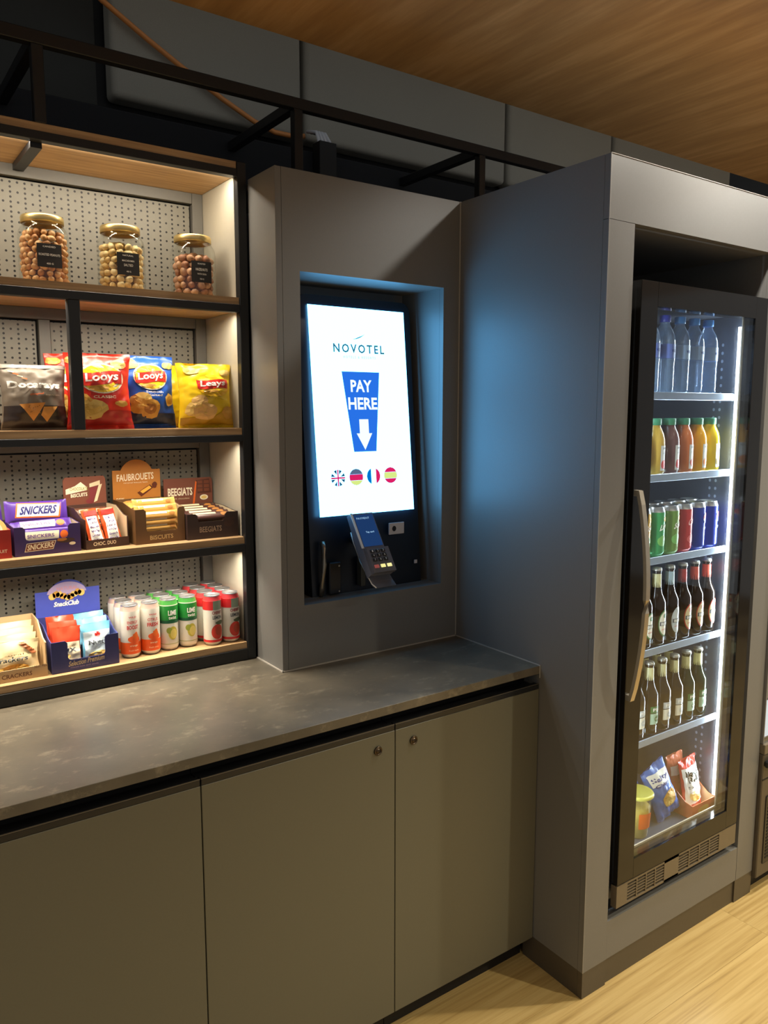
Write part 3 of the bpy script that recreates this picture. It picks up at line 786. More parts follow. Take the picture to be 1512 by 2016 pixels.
# ------------------------------------------------------------------ jars of nuts on the top shelf
S1, S2, S3, S4 = TOPS[1], TOPS[2], TOPS[3], TOPS[4]
def jar(x, label, words, fc, fh):
    t = thing('glass_jar', label, 'jar', (x, .255, S1))
    r = .0585
    MB().lathe([(0, .002), (r*.8, .0), (r*.96, .006), (r, .016), (r, .116), (r*.97, .130), (r*.86, .142), (.0465, .147), (.0465, .160)], M_JAR, 32, sq=2.5).build('glass', t)
    MB().lathe([(.0470, .1465), (.0490, .1460), (.0492, .1480)], M_JAR, 28).build('neck_ring', t)
    MB().lathe([(.0495, .1495), (.0505, .1500), (.0505, .164), (.0485, .1675), (.046, .168), (.042, .1665), (0, .1665)], M_GOLD, 32).build('lid', t)
    o = MB().lathe([(0, .004), (.040, .004), (.041, fh-.02), (.030, fh-.008), (0, fh-.004)], P('nut_bulk_%d' % int(-x*1000), fc, .7, 0, .5, 220, .6), 20).build('nut_filling', t); o['kind'] = 'stuff'
    lb = MB(); pl = lambda u, v, e: (u*.985, -(r+.0012+e*EPS)+(.0016*(u/.029)**2), v)
    lb.rect(pl, -.029, .029, .038, .094, P('black_label', (34, 32, 32), .55), 0, 6, 1)
    for (s_, v, w_, h_) in words: lb.text(pl, s_, 0, v, w_, h_, M_WHITE, 1, .01)
    lb.build('label', t)
    return t
def nuts(x, label, group, cols, size, fill, seed):
    rnd = random.Random(seed); protos = []
    for i in range(3):
        m = P('nut_%s_%d' % (group[:5], i), cols[i], .5, 0, .22, 160, .4)
        b = MB(); bm = b.bm; bmesh.ops.create_icosphere(bm, subdivisions=2, radius=1); b.mi(m)
        for v in bm.verts:
            n = 1+.16*noise.noise(v.co*1.7+Vector((i*5, seed, 0))); v.co = Vector((v.co.x*size*.92, v.co.y*size*.86, v.co.z*size*1.12))*n
        for f in bm.faces: f.smooth = True
        o = b.build('nut'); tag(o, label, 'nut', group); protos.append(o)
    used = set(); z = size*1.0+.003; k = 0
    def put(px, py, pz):
        nonlocal k
        i = k % 3; k += 1
        o = protos[i] if i not in used else protos[i].copy()
        if i in used: COL.objects.link(o)
        used.add(i)
        o.location = (x+px, .255+py, S1+pz); o.rotation_euler = (rnd.uniform(0, 6), rnd.uniform(0, 6), rnd.uniform(0, 6))
        s_ = rnd.uniform(.85, 1.08); o.scale = (s_, s_, s_)
    row_ = 0
    while z < fill:
        R_ = .0585-size*1.12-.001
        if z > .112: R_ -= (z-.112)*.5
        n = int(2*PI*R_/(size*1.95)); off = rnd.uniform(0, 1)
        for i in range(n):
            a = 2*PI*(i+off+rnd.uniform(-.12, .12))/n
            if math.sin(a) > .35: continue                          # the far side shows nothing
            put(R_*math.cos(a), R_*math.sin(a), z+rnd.uniform(-.12, .12)*size)
        z += size*1.55; row_ += 1
    z -= size*.9
    for i in range(13):                                             # the heap on top
        a = 2.4*i; q = .034*math.sqrt(i/13); put(q*math.cos(a), q*math.sin(a)*.9, z+size*.5-.25*q)
jar(-1.137, 'gold-lidded jar of small orange-brown candied nuts, leftmost of the three jars', [('CANDIED', .087, .030, .004), ('ROASTED PEANUTS', .068, .050, .0055), ('400 G', .047, .016, .0045)], (150, 96, 56), .112)
nuts(-1.137, 'small orange-brown candied nut in the leftmost jar', 'candied nuts in the leftmost jar', [(206, 154, 98), (222, 176, 122), (182, 124, 72)], .0090, .128, 3)
jar(-.9455, 'gold-lidded jar of pale yellow nuts, middle of the three jars', [('NATURAL', .087, .028, .004), ('MACADAMIA', .074, .032, .0045), ('SALTED', .063, .024, .006), ('400 G', .047, .012, .004)], (176, 138, 84), .108)
nuts(-.9455, 'pale yellow roasted nut in the middle jar', 'pale nuts in the middle jar', [(226, 198, 138), (238, 214, 158), (212, 178, 112)], .0104, .124, 5)
jar(-.7465, 'gold-lidded jar of large reddish-brown nuts, rightmost of the three jars', [('ROASTED', .087, .022, .004), ('HAZELNUTS', .072, .034, .007), ('WITH SKIN', .060, .026, .0045), ('350 G', .047, .012, .004)], (130, 84, 60), .098)
nuts(-.7465, 'large reddish-brown nut in the rightmost jar', 'reddish nuts in the rightmost jar', [(190, 142, 106), (208, 162, 126), (164, 112, 82)], .0114, .116, 9)

# ------------------------------------------------------------------ crisp bags on the second shelf
C_YEL, C_CHIP, C_CHIP2, C_CHIPD = film('crisp_yellow', (246, 206, 40)), film('crisp_pale', (226, 192, 108), .5), film('crisp_gold', (206, 156, 66), .5), film('crisp_brown', (168, 112, 48), .5)
def logo(b, pl, cu, cv, ru, rv, txt, rim=None, band=True):
    if rim: b.ell(pl, cu, cv, ru*1.10, rv*1.10, rim, 1, 0, 2*PI, 4, 28)
    b.ell(pl, cu, cv, ru, rv, C_YEL, 2, 0, 2*PI, 4, 28)
    red = film('logo_red', (206, 44, 34))
    if band:
        n = 10
        for i in range(n):
            a, c = -1+2*i/n, -1+2*(i+1)/n
            def y(t, s_): return cv+rv*(.10*math.sin(t*2.6)+s_*.46)
            b.poly(pl, [(cu+ru*a*1.0, y(a, -1)), (cu+ru*c*1.0, y(c, -1)), (cu+ru*c*1.0, y(c, 1)), (cu+ru*a*1.0, y(a, 1))], red, 3)
    b.text(pl, txt, cu+.0, cv+rv*.02, ru*1.62, rv*.78, M_WHITE, 4.5, .025, .12, .06)
    b.ell(pl, cu-ru*.2, cv-rv*.72, ru*.5, rv*.16, C_CHIP2, 3)
RED = film('bag_red', (214, 44, 26)); BLUE = film('bag_blue', (36, 92, 196)); YEL = film('bag_yellow', (236, 200, 26)); TAUPE = P('bag_taupe', (128, 117, 104), .42, 0, .12, 25, .2); DKBR = film('bag_dark_brown', (52, 42, 38)); NAVY = film('bag_navy', (30, 44, 72)); CRIM = film('bag_crimson', (168, 26, 28)); OCH = film('bag_ochre', (190, 148, 36))
def p_red(b, pl):
    b.rect(pl, .012, .988, .05, .24, CRIM, .5, 26, 12)
    b.blob(pl, .80, .86, .13, .07, C_CHIP, 1.2, 2); b.blob(pl, .12, .90, .12, .05, C_CHIP2, 1.2, 5)
    logo(b, pl, .50, .66, .33, .185, 'Looys', M_CREAM)
    b.text(pl, 'CLASSIC', .52, .415, .36, .035, M_CREAM, 2, .02)
    b.blob(pl, .20, .34, .16, .10, C_CHIP2, 2, 7); b.blob(pl, .30, .25, .27, .13, C_CHIP, 2.6, 3); b.blob(pl, .34, .25, .14, .06, film('crisp_mid', (214, 176, 88)), 3.2, 8)
    b.blob(pl, .80, .33, .12, .045, C_CHIP2, 2, 4)
def p_blue(b, pl):
    b.rect(pl, .012, .988, .03, .20, NAVY, .5, 26, 12); b.blob(pl, .14, .88, .18, .07, C_CHIP, 1.2, 2); b.blob(pl, .88, .87, .12, .05, C_CHIP, 1.2, 6)
    logo(b, pl, .50, .70, .31, .165, 'Looys', M_CREAM)
    b.text(pl, 'Smooth', .54, .492, .36, .034, M_WHITE, 2, .02); b.text(pl, 'Salted', .56, .448, .28, .03, M_WHITE, 2, .02)
    b.blob(pl, .28, .38, .20, .105, C_CHIP, 2, 3); b.blob(pl, .27, .30, .18, .11, C_CHIP2, 2.5, 5); b.blob(pl, .44, .26, .21, .13, C_CHIP2, 3, 9); b.blob(pl, .44, .26, .13, .07, C_CHIPD, 3.5, 11)
    b.blob(pl, .86, .38, .10, .085, C_CHIP, 2, 12); b.blob(pl, .86, .38, .075, .06, C_CHIP2, 2.5, 13)
def p_yel(b, pl):
    b.rect(pl, .012, .988, .03, .15, OCH, .5, 26, 12); b.poly(pl, [(.55, .15), (.985, .15), (.98, .34), (.80, .27)], OCH, 1)
    b.blob(pl, .22, .88, .14, .06, C_CHIP, 1.2, 2); b.blob(pl, .86, .86, .11, .055, C_CHIP, 1.2, 6)
    b.ell(pl, .60, .64, .33, .17, film('crisp_amber', (238, 188, 30)), 1, 0, 2*PI, 3, 24)
    logo(b, pl, .58, .665, .31, .150, 'Leays', None)
    b.text(pl, 'CLASSIC', .58, .475, .36, .022, film('print_olive', (150, 128, 30)), 2, .01); b.text(pl, 'potato crisps', .60, .435, .46, .02, film('print_olive', (150, 128, 30)), 2)
    b.blob(pl, .30, .40, .15, .09, film('crisp_peach', (230, 186, 116), .5), 2, 3); b.blob(pl, .28, .28, .22, .12, C_CHIP, 2.4, 5); b.blob(pl, .40, .24, .24, .12, film('crisp_peach', (230, 186, 116), .5), 3, 9); b.blob(pl, .86, .23, .12, .09, C_CHIP2, 2, 8)
def p_taupe(b, pl):
    b.rect(pl, .012, .988, .03, .36, DKBR, .5, 26, 12)
    for i in range(4): b.poly(pl, [(.12+.06*i, .90-.035*i), (.20+.06*i, .88-.035*i), (.20+.06*i, .865-.035*i), (.12+.06*i, .885-.035*i)], M_ORANGE if i % 2 else M_CREAM, 1)
    b.text(pl, 'Docarays', .48, .665, .82, .14, M_WHITE, 7, .045)
    b.text(pl, 'Original', .50, .535, .22, .035, M_ORANGE, 2, .02, .2, .12); b.text(pl, 'Crunchy corn', .76, .525, .24, .024, M_CREAM, 2)
    tri = film('tortilla', (212, 142, 62), .6)
    b.poly(pl, [(.22, .38), (.63, .41), (.44, .13)], tri, 3); b.poly(pl, [(.60, .345), (.82, .35), (.64, .115), (.555, .22)], film('tortilla_light', (222, 158, 78), .6), 2.4)
    for i in range(16):
        rr = random.Random(i); u = rr.uniform(.34, .54); v = rr.uniform(.25, .37); b.blob(pl, u, v, .012, .008, C_CHIPD, 3.6, i, 6)
    b.rect(pl, .01, .99, .945, 1.0, film('bag_silver', (176, 170, 160), .2), .6, 8, 1)
GB = 'crisp bags on the second shelf'
make_bag('crisp_bag', 'taupe and dark brown bag of tortilla crisps left of the rack divider', 'crisps', .160, .160, .075, TAUPE, p_taupe, (-1.186, .218, S2+.001), 0, -.07, 0, 1.3, GB)
make_bag('crisp_bag', 'dark brown crisp bag cut off by the left edge of the photo', 'crisps', .160, .150, .070, DKBR, None, (-1.338, .250, S2+.001), 0, -.07, 0, 4.1, GB)
make_bag('crisp_bag', 'red crisp bag standing in front, right of the rack divider', 'crisps', .170, .194, .080, RED, p_red, (-1.030, .208, S2+.001), 0, -.06, 0, 2.2, GB)
make_bag('crisp_bag', 'red crisp bag half hidden behind the rack divider and taupe bag', 'crisps', .160, .196, .075, RED, p_red, (-1.060, .310, S2+.001), .05, -.06, 0, 5.2, GB)
make_bag('crisp_bag', 'blue crisp bag between the red and the yellow bags', 'crisps', .150, .196, .080, BLUE, p_blue, (-.884, .262, S2+.001), 0, -.06, 0, 3.4, GB)
make_bag('crisp_bag', 'yellow crisp bag at the right end of the shelf, in front', 'crisps', .163, .178, .080, YEL, p_yel, (-.739, .212, S2+.001), 0, -.08, 0, 6.3, GB)
make_bag('crisp_bag', 'yellow crisp bag half hidden behind the front yellow and blue bags', 'crisps', .150, .178, .07, YEL, None, (-.800, .345, S2+.001), .06, -.05, 0, 7.1, GB)

# ------------------------------------------------------------------ sweet bars on the third shelf
PURP, PURPD = film('wrap_purple', (84, 48, 150)), P('carton_purple', (58, 40, 98), .5)
BROWN, BROWND, BROWNH = P('carton_brown', (70, 46, 38), .5), P('carton_dark_brown', (58, 42, 40), .5), P('card_cocoa', (116, 66, 48), .5)
GOLDC, GOLDD = P('carton_caramel', (178, 116, 44), .5), P('carton_bronze', (104, 74, 42), .5)
CARD = P('raw_card', (214, 196, 160), .7)
def p_snick(b, pl):
    b.poly(pl, [(.14, .18), (.86, .12), (.90, .86), (.18, .92)], M_ORANGE, 1)
    b.poly(pl, [(.165, .24), (.835, .19), (.872, .80), (.20, .86)], M_WHITE, 2)
    b.text(pl, 'SNICKERS', .52, .53, .58, .42, P('print_navy', (42, 44, 110), .5), 3, .04, .10, .03)
def p_snick2(b, pl):
    b.poly(pl, [(.14, .18), (.70, .16), (.72, .80), (.14, .84)], M_CREAM, 1); b.ell(pl, .80, .48, .07, .3, M_ORANGE, 1)
    b.text(pl, 'SNICKERS', .40, .5, .46, .26, P('print_mauve', (120, 90, 140), .5), 2, .02)
def p_tray_purple(b, pl):
    b.poly(pl, [(.022, .010), (.090, .012), (.098, .034), (.028, .031)], M_CREAM, 1); b.poly(pl, [(.024, .0115), (.089, .0135), (.096, .0325), (.029, .0295)], film('print_rust', (120, 60, 44)), 1.6)
    b.text(pl, 'SNICKERS', .060, .0222, .062, .014, M_CREAM, 2.4, .03, .15, .06)
    b.blob(pl, .122, .031, .022, .006, BROWN, 1, 3); b.blob(pl, .112, .034, .012, .004, GOLDC, 1.6, 5); b.ell(pl, .137, .022, .008, .004, M_CREAM, 1)
def dome(x0, x1, z0, zs, cx, r, zc):
    n = 12; pts = [(x0, z0), (x1, z0), (x1, zs)]
    a0 = math.asin(min(1, max(-1, (zs-zc)/r)))
    pts += [(cx+r*math.cos(a0+(PI-2*a0)*i/n), zc+r*math.sin(a0+(PI-2*a0)*i/n)) for i in range(n+1)]
    return pts+[(x0, zs)]
make_tray('bar_carton', 'purple carton of caramel peanut bars, between red and open brown cartons', .158, .130, .073, .078, PURPD, CARD, (-1.257, .186, S3+.0005), .03, (.026, .128, .038), None, None, p_tray_purple)
GS = 'bars in the purple carton'
def pk(tx, ty, rz, x, y, z):            # carton frame to world
    c, s_ = math.cos(rz), math.sin(rz); return (tx+c*x-s_*y, ty+s_*x+c*y, z)
make_bar('chocolate_bar', 'purple bar with big white name panel, upright at the back of purple carton', 'chocolate bar', .152, .058, .020, PURP, p_snick, pk(-1.257, .186, .03, .076, .094, S3+.100), .03, -.25, .02, GS)
make_bar('chocolate_bar', 'purple bar with pale panel lying just below the upright bar', 'chocolate bar', .146, .034, .020, PURP, p_snick2, pk(-1.257, .186, .03, .079, .058, S3+.066), .03, -.7, -.02, GS)
make_bar('chocolate_bar', 'pale-panelled bar showing in the cut-out of the purple carton', 'chocolate bar', .140, .040, .016, PURP, p_snick2, pk(-1.257, .186, .03, .078, .016, S3+.046), .03, -.15, 0, GS)
make_bar('chocolate_bar', 'purple bar behind the red carton at the left edge', 'chocolate bar', .150, .060, .020, PURP, None, (-1.338, .298, S3+.096), .05, -.3, 0)
# red carton at the edge of the photo
make_tray('bar_carton', 'red carton cut off by the left edge of the photo', .140, .10, .070, .070, P('carton_red', (168, 38, 26), .5), CARD, (-1.404, .184, S3+.0005), 0, None, None, None,
          lambda b, pl: b.text(pl, 'CARAMEL BISCUIT', .085, .018, .09, .008, M_CREAM, 1, .01))
tb = thing('wrapped_biscuit', 'round pale yellow wrapped biscuit standing in the red carton', 'biscuit', (-1.302, .212, S3+.066), 0, None, -.15)
MB().prism([(.034*math.cos(2*PI*i/20), .034*math.sin(2*PI*i/20)) for i in range(20)], 'xz', -.006, .006, film('biscuit_yellow', (222, 186, 110))).build('wrapper', tb)
bb_ = MB(); bb_.ell(pl_xz(-.0063), 0, 0, .024, .024, M_CREAM, 1); bb_.blob(pl_xz(-.0063), .004, -.002, .013, .010, C_CHIPD, 2, 3); bb_.build('print', tb)

# open brown carton with two packets
def h_or(b, pl):
    b.poly(pl, [(.004, .148), (.030, .156), (.046, .166), (.062, .152), (.062, .143), (.004, .134)], M_CREAM, 1)
    b.text(pl, 'CHOCOLATE', .040, .148, .050, .009, P('print_olive2', (160, 150, 90)), 2, .02); b.text(pl, 'BISCUITS', .040, .131, .046, .010, M_CREAM, 2, .03, 0, .05)
    b.poly(pl, [(.070, .160), (.100, .168), (.100, .156), (.070, .150)], CARD, 1); b.poly(pl, [(.072, .150), (.094, .152), (.080, .116), (.066, .118)], film('print_plum', (120, 50, 52)), 1.4)
    b.poly(pl, [(.096, .155), (.106, .158), (.090, .112), (.080, .108)], CARD, 2); b.blob(pl, .070, .112, .012, .008, film('print_plum', (120, 50, 52)), 1.2, 4)
tr3 = (-1.086, .190, .16)
make_tray('bar_carton', 'open dark brown carton with lifted cocoa lid and two orange packets', .118, .125, .024, .105, BROWN, CARD, (tr3[0], tr3[1], S3+.0005), tr3[2], None, [(-.002, .100), (.004, .096), (.112, .096), (.118, .100), (.116, .172), (.110, .180), (.004, .180), (-.002, .172)], BROWNH,
          lambda b, pl: b.text(pl, 'CHOC. DUO', .050, .013, .062, .010, M_CREAM, 1, .02), h_or, 'box', .078)
def p_packet(b, pl):
    b.rect(pl, .14, .86, .06, .78, M_WHITE, 1, 8, 12); b.rect(pl, .08, .92, .80, .94, M_BRICKRED, 1, 3, 2)
    for i, s_ in enumerate(('MILK', 'CRISP', 'Biscuit', 'Wafer', 'Snack', 'Pack')):
        b.text(pl, s_, .50, .70-i*.115, .56, .06, P('print_violet', (92, 62, 140)), 2, .02)
for i, x in enumerate((.036, .082)):
    make_bag('biscuit_packet', ('orange packet with white panel, left one leaning in the open brown carton', 'orange packet with white panel, right one leaning in the open brown carton')[i], 'biscuits', .044, .098, .014, film('packet_orange', (214, 84, 30)), p_packet,
             pk(*tr3, x, .010, S3+.010), tr3[2], -.42, -.06, 8.0+i, 'packets in the open brown carton', None, 8, 12)
for i in range(3):
    make_bar('biscuit_wrap', 'dark cocoa wrapped bar behind the orange packets, %s of the stack' % ('front', 'middle', 'back')[i], 'chocolate bar', .105, .030, .018, film('wrap_cocoa', (92, 56, 40)), lambda b, pl: b.rect(pl, .2, .75, .3, .7, CARD, 1, 4, 2),
             pk(*tr3, .060, .066+.022*i, S3+.050+.017*i), tr3[2], -.6, 0, 'dark bars behind the orange packets')
# caramel carton
def h_gold(b, pl):
    b.text(pl, 'FAUBROUETS', .066, .170, .108, .020, M_CREAM, 1, .02, 0, .03); b.text(pl, 'caramel biscuit bars', .066, .154, .070, .004, M_CREAM, 1)
    b.poly(pl, [(.070, .124), (.108, .146), (.118, .136), (.082, .112)], film('print_choc', (96, 46, 24)), 1); b.poly(pl, [(.078, .127), (.106, .143), (.112, .136), (.086, .121)], film('print_honey', (226, 170, 66)), 2)
    b.blob(pl, .122, .144, .008, .009, film('print_choc', (96, 46, 24)), 2, 3); b.text(pl, 'new', .020, .108, .022, .007, M_CREAM, 1)
GOLDT = (-.957, .190, .05)
make_tray('bar_carton', 'tall caramel-coloured carton with rounded header and stacked gold bars', .140, .165, .095, .108, GOLDD, CARD, (GOLDT[0], GOLDT[1], S3+.0005), GOLDT[2], (.030, .120, .032), dome(0, .140, .10, .190, .070, .050, .170), GOLDC,
          lambda b, pl: b.text(pl, 'BISCUITS', .072, .016, .066, .012, P('print_tan', (196, 168, 116)), 1, .02), h_gold)
GF = film('wrap_gold', (206, 160, 86), .25)
for i in range(5):
    make_bar('caramel_bar', ('gold wrapped bar, lowest in the caramel carton', 'gold wrapped bar, second from the bottom in the caramel carton', 'gold wrapped bar, third from the bottom in the caramel carton', 'gold wrapped bar, fourth from the bottom in the caramel carton', 'gold wrapped bar on top of the pile in the caramel carton')[i], 'chocolate bar', .122, .024, .017, GF,
             lambda b, pl: (b.rect(pl, .10, .70, .55, .85, M_CREAM, 1, 4, 2), b.blob(pl, .82, .5, .07, .3, C_CHIPD, 1, 3)), pk(*GOLDT, .070, .020+.012*max(0, i-2), S3+.042+.0165*i), GOLDT[2], -.35, 0, 'gold bars in the caramel carton')
for i in range(3):
    make_bar('caramel_bar', 'gold wrapped bar lying %s behind the pile in the caramel carton' % ('directly', 'second', 'third')[i], 'chocolate bar', .122, .024, .016, GF, lambda b, pl: b.rect(pl, .12, .8, .4, .7, film('print_amber', (190, 120, 50)), 1, 4, 2), pk(*GOLDT, .070, .072+.026*i, S3+.098), GOLDT[2], -1.2, 0, 'gold bars lying in the caramel carton')
# dark carton at the right end
def h_bel(b, pl):
    b.text(pl, 'BEEGIATS', .050, .118, .076, .024, M_CREAM, 1, .03); b.text(pl, 'milk chocolate', .052, .098, .052, .005, CARD, 1)
    cho = film('print_choc2', (84, 42, 28)); b.poly(pl, [(.100, .150), (.142, .154), (.148, .112), (.104, .110)], cho, 1)
    for i in range(2):
        for j in range(3): b.rect(pl, .104+.021*i, .120+.021*i, .116+.012*j, .125+.012*j, film('print_choc3', (116, 62, 40)), 2)
    b.poly(pl, [(.088, .080), (.098, .148), (.102, .146), (.094, .080)], M_ORANGE, 1.5); b.ell(pl, .124, .098, .013, .008, M_CREAM, 2); b.ell(pl, .124, .098, .009, .005, C_CHIP, 3)
DT = (-.815, .183, 0)
make_tray('bar_carton', 'low dark brown carton of chocolate bars at the right end of the shelf', .152, .182, .072, .080, BROWND, CARD, (DT[0], DT[1], S3+.0005), DT[2], (.030, .112, .048), [(0, .076), (.152, .076), (.152, .152), (.147, .158), (0, .158)], BROWNH,
          lambda b, pl: (b.text(pl, 'BEEGIATS', .068, .027, .066, .016, P('print_grey_tan', (170, 150, 130)), 1, .02), b.blob(pl, .124, .040, .016, .010, BROWN, 1, 5), b.rect(pl, .104, .142, .050, .056, BROWN, 1)), h_bel)
for i in range(5):
    make_bar('dark_bar', ('dark wrapped bar nearest the front of the low dark carton', 'dark wrapped bar, second row of the low dark carton', 'dark wrapped bar, third row of the low dark carton', 'dark wrapped bar, fourth row of the low dark carton', 'dark wrapped bar at the back of the low dark carton')[i], 'chocolate bar', .138, .030, .020, film('wrap_dark', (72, 42, 36)),
             lambda b, pl: (b.rect(pl, .12, .60, .55, .82, CARD, 1, 4, 2), b.blob(pl, .78, .5, .08, .28, C_CHIPD, 1, 3)), pk(*DT, .076, .018+.030*i, S3+.060+.003*i), 0, -.9, 0, 'dark bars in the low dark carton')

# ------------------------------------------------------------------ bottom shelf: sachets and cans
CREAMC = P('carton_kraft', (196, 168, 126), .6)
def p_kraft(b, pl):
    b.text(pl, 'CRACKERS', .134, .014, .070, .011, P('print_umber', (110, 76, 50)), 1, .02); b.text(pl, 'NUT MIX', .190, .028, .030, .007, P('print_umber', (110, 76, 50)), 1)
    b.ell(pl, .080, .014, .010, .011, P('print_umber', (110, 76, 50)), 1)
KT = (-1.405, .175, 0)
make_tray('sachet_carton', 'kraft carton of cream nut sachets at the left end of the bottom shelf', .206, .16, .030, .128, CREAMC, CREAMC, (KT[0], KT[1], S4+.0005), 0, None, None, None, p_kraft, None, 'box', .086)
def p_cream(b, pl):
    b.text(pl, 'Crackers', .52, .50, .60, .14, P('print_slate', (70, 76, 84)), 2, .02, .1); b.text(pl, 'natural', .5, .62, .5, .05, P('print_tan2', (190, 160, 110)), 2)
    b.blob(pl, .56, .22, .26, .13, C_CHIP2, 2, 3); b.blob(pl, .62, .20, .13, .08, C_CHIP, 2.5, 5)
    for i in range(7): b.blob(pl, .72+.035*i, .92-.05*i, .05, .045, film('print_nut', (150, 84, 44)), 2, i, 8)
    for i in range(5): b.blob(pl, .16+.01*i, .50-.08*i, .07, .06, film('print_caramel', (206, 120, 46)), 2.2, i+3, 8)
for i in range(4):
    make_bag('nut_sachet', ('cream sachet with nut pictures, frontmost in the kraft carton', 'cream sachet second from the front in the kraft carton', 'cream sachet third from the front in the kraft carton', 'cream sachet at the back of the kraft carton')[i], 'snack sachet', .150, .088, .018, film('sachet_cream', (222, 204, 160), .45), p_cream if i == 0 else None,
             (KT[0]+.122, KT[1]+.028+.026*i, S4+.005+.010*i), 0, -.14, 0, 11+i, 'cream sachets in the kraft carton', None, 12, 10)
UBLUE = P('carton_blue', (56, 60, 118), .45)
def h_blue(b, pl):
    b.ell(pl, .082, .168, .052, .034, P('print_lilac', (176, 160, 200)), 1, .1, PI-.1, 3, 20)
    b.text(pl, 'NATURAL', .084, .184, .056, .010, P('print_pink', (206, 150, 160)), 2, .02)
    for i in range(9): b.blob(pl, .044+.0095*i, .164+.006*math.sin(i*1.1), .010, .009, C_CHIP2 if i % 2 else C_CHIP, 2, i, 9)
    b.text(pl, 'SnackClub', .080, .142, .066, .014, M_WHITE, 2, .04, .2)
def p_bluebox(b, pl):
    b.text(pl, 'Selection Premium', .086, .022, .090, .014, CARD, 1, .02, .2, .05); b.text(pl, 'mixed nuts and seeds', .080, .010, .070, .004, P('print_lilac', (176, 160, 200)), 1)
BTX = (-1.189, .173, .0)
make_tray('sachet_carton', 'dark blue carton with domed header holding red and light blue sachets', .169, .165, .082, .11, UBLUE, UBLUE, (BTX[0], BTX[1], S4+.0005), 0, (.040, .134, .030), dome(0, .169, .11, .180, .084, .056, .152), P('card_blue', (72, 84, 178), .4), p_bluebox, h_blue)
SRED, SBLU = film('sachet_red', (196, 62, 34)), film('sachet_light_blue', (112, 184, 216))
def p_sred(b, pl):
    b.rect(pl, .06, .96, .05, .62, M_CREAM, 1, 12, 12); b.text(pl, 'CASHEW', .5, .52, .6, .06, P('print_tan2', (190, 160, 110)), 2); b.text(pl, 'MIX', .52, .42, .6, .10, P('print_slate', (70, 76, 84)), 2, .03)
    b.blob(pl, .40, .25, .2, .08, C_CHIP, 2, 3); b.blob(pl, .62, .12, .28, .07, C_CHIP2, 2, 5)
def p_sblu(b, pl):
    b.rect(pl, .05, .97, .05, .80, P('print_ice', (206, 224, 232), .4), 1, 12, 14); b.ell(pl, .52, .72, .10, .06, M_BRICKRED, 2); b.text(pl, 'Nutty', .52, .50, .66, .15, P('print_slate', (70, 76, 84)), 2, .03)
    b.blob(pl, .52, .20, .36, .10, C_CHIP, 2, 3); b.blob(pl, .30, .12, .12, .06, M_ORANGE, 2.5, 5); b.blob(pl, .70, .15, .18, .07, C_CHIP2, 2.5, 7)
for i in range(3):
    make_bag('nut_sachet', ('red sachet with cream panel at the front of the dark blue carton', 'red sachet in the middle row of the dark blue carton', 'red sachet at the back of the dark blue carton')[i], 'snack sachet', .074, .104, .022, SRED, p_sred if i == 0 else None, (BTX[0]+.044, BTX[1]+.028+.030*i, S4+.006+.008*i), 0, -.16, .03, 21+i, 'sachets in the dark blue carton', None, 10, 12)
    make_bag('nut_sachet', ('light blue sachet with pale panel at the front of the dark blue carton', 'light blue sachet in the middle row of the dark blue carton', 'light blue sachet at the back of the dark blue carton')[i], 'snack sachet', .080, .104, .022, SBLU, p_sblu if i == 0 else None, (BTX[0]+.122, BTX[1]+.026+.030*i, S4+.006+.008*i), 0, -.16, -.02, 31+i, 'sachets in the dark blue carton', None, 10, 12)

SIDE3 = ('left', 'right')
def depth_words(n): return ['front'] + ['second row'] if n == 2 else (['front', 'middle row', 'back row'] if n == 3 else ['front', 'second row', 'third row', 'back row'])
CANW, CH = P('can_white', (226, 222, 210), .3, .1, .05, 60), .146
def p_orange(words):
    def f(b, pl):
        b.rect(pl, -.083, .083, .012, .044, film('can_orange', (232, 92, 34)), 1, 24, 1); b.blob(pl, .004, .052, .017, .012, film('can_orange', (232, 92, 34)), 1.5, 4); b.blob(pl, .008, .062, .008, .010, M_ORANGE, 1.6, 2)
        b.text(pl, words[0], .001, .114, .020, .005, M_BRICKRED, 2, .02); b.text(pl, words[1], .001, .100, .028, .008, M_BRICKRED, 2, .02); b.text(pl, words[2], .001, .086, .030, .011, M_BRICKRED, 2, .03); b.text(pl, 'orange', .002, .034, .020, .005, M_CREAM, 2, .01); b.text(pl, 'fresh taste', .002, .022, .026, .004, M_CREAM, 2)
    return f
def p_green(b, pl):
    b.rect(pl, -.083, .083, .086, .128, film('can_green', (34, 132, 52)), 1, 24, 1); b.rect(pl, -.083, .083, .078, .0865, film('can_dark_green', (22, 82, 52)), 1, 24, 1)
    b.text(pl, 'LIME', .004, .108, .024, .014, M_WHITE, 2, .03); b.text(pl, 'twist', .004, .094, .022, .009, M_WHITE, 2, .02)
    b.ell(pl, .004, .050, .013, .019, film('lime_yellow', (196, 182, 66)), 1.5); b.ell(pl, .006, .048, .009, .014, film('lime_light', (222, 206, 110)), 2); b.ell(pl, -.006, .058, .008, .009, film('lime_green', (150, 160, 60)), 1.7)
    b.rect(pl, -.083, .083, .018, .020, P('print_pale_green', (170, 176, 120)), 1, 24, 1)
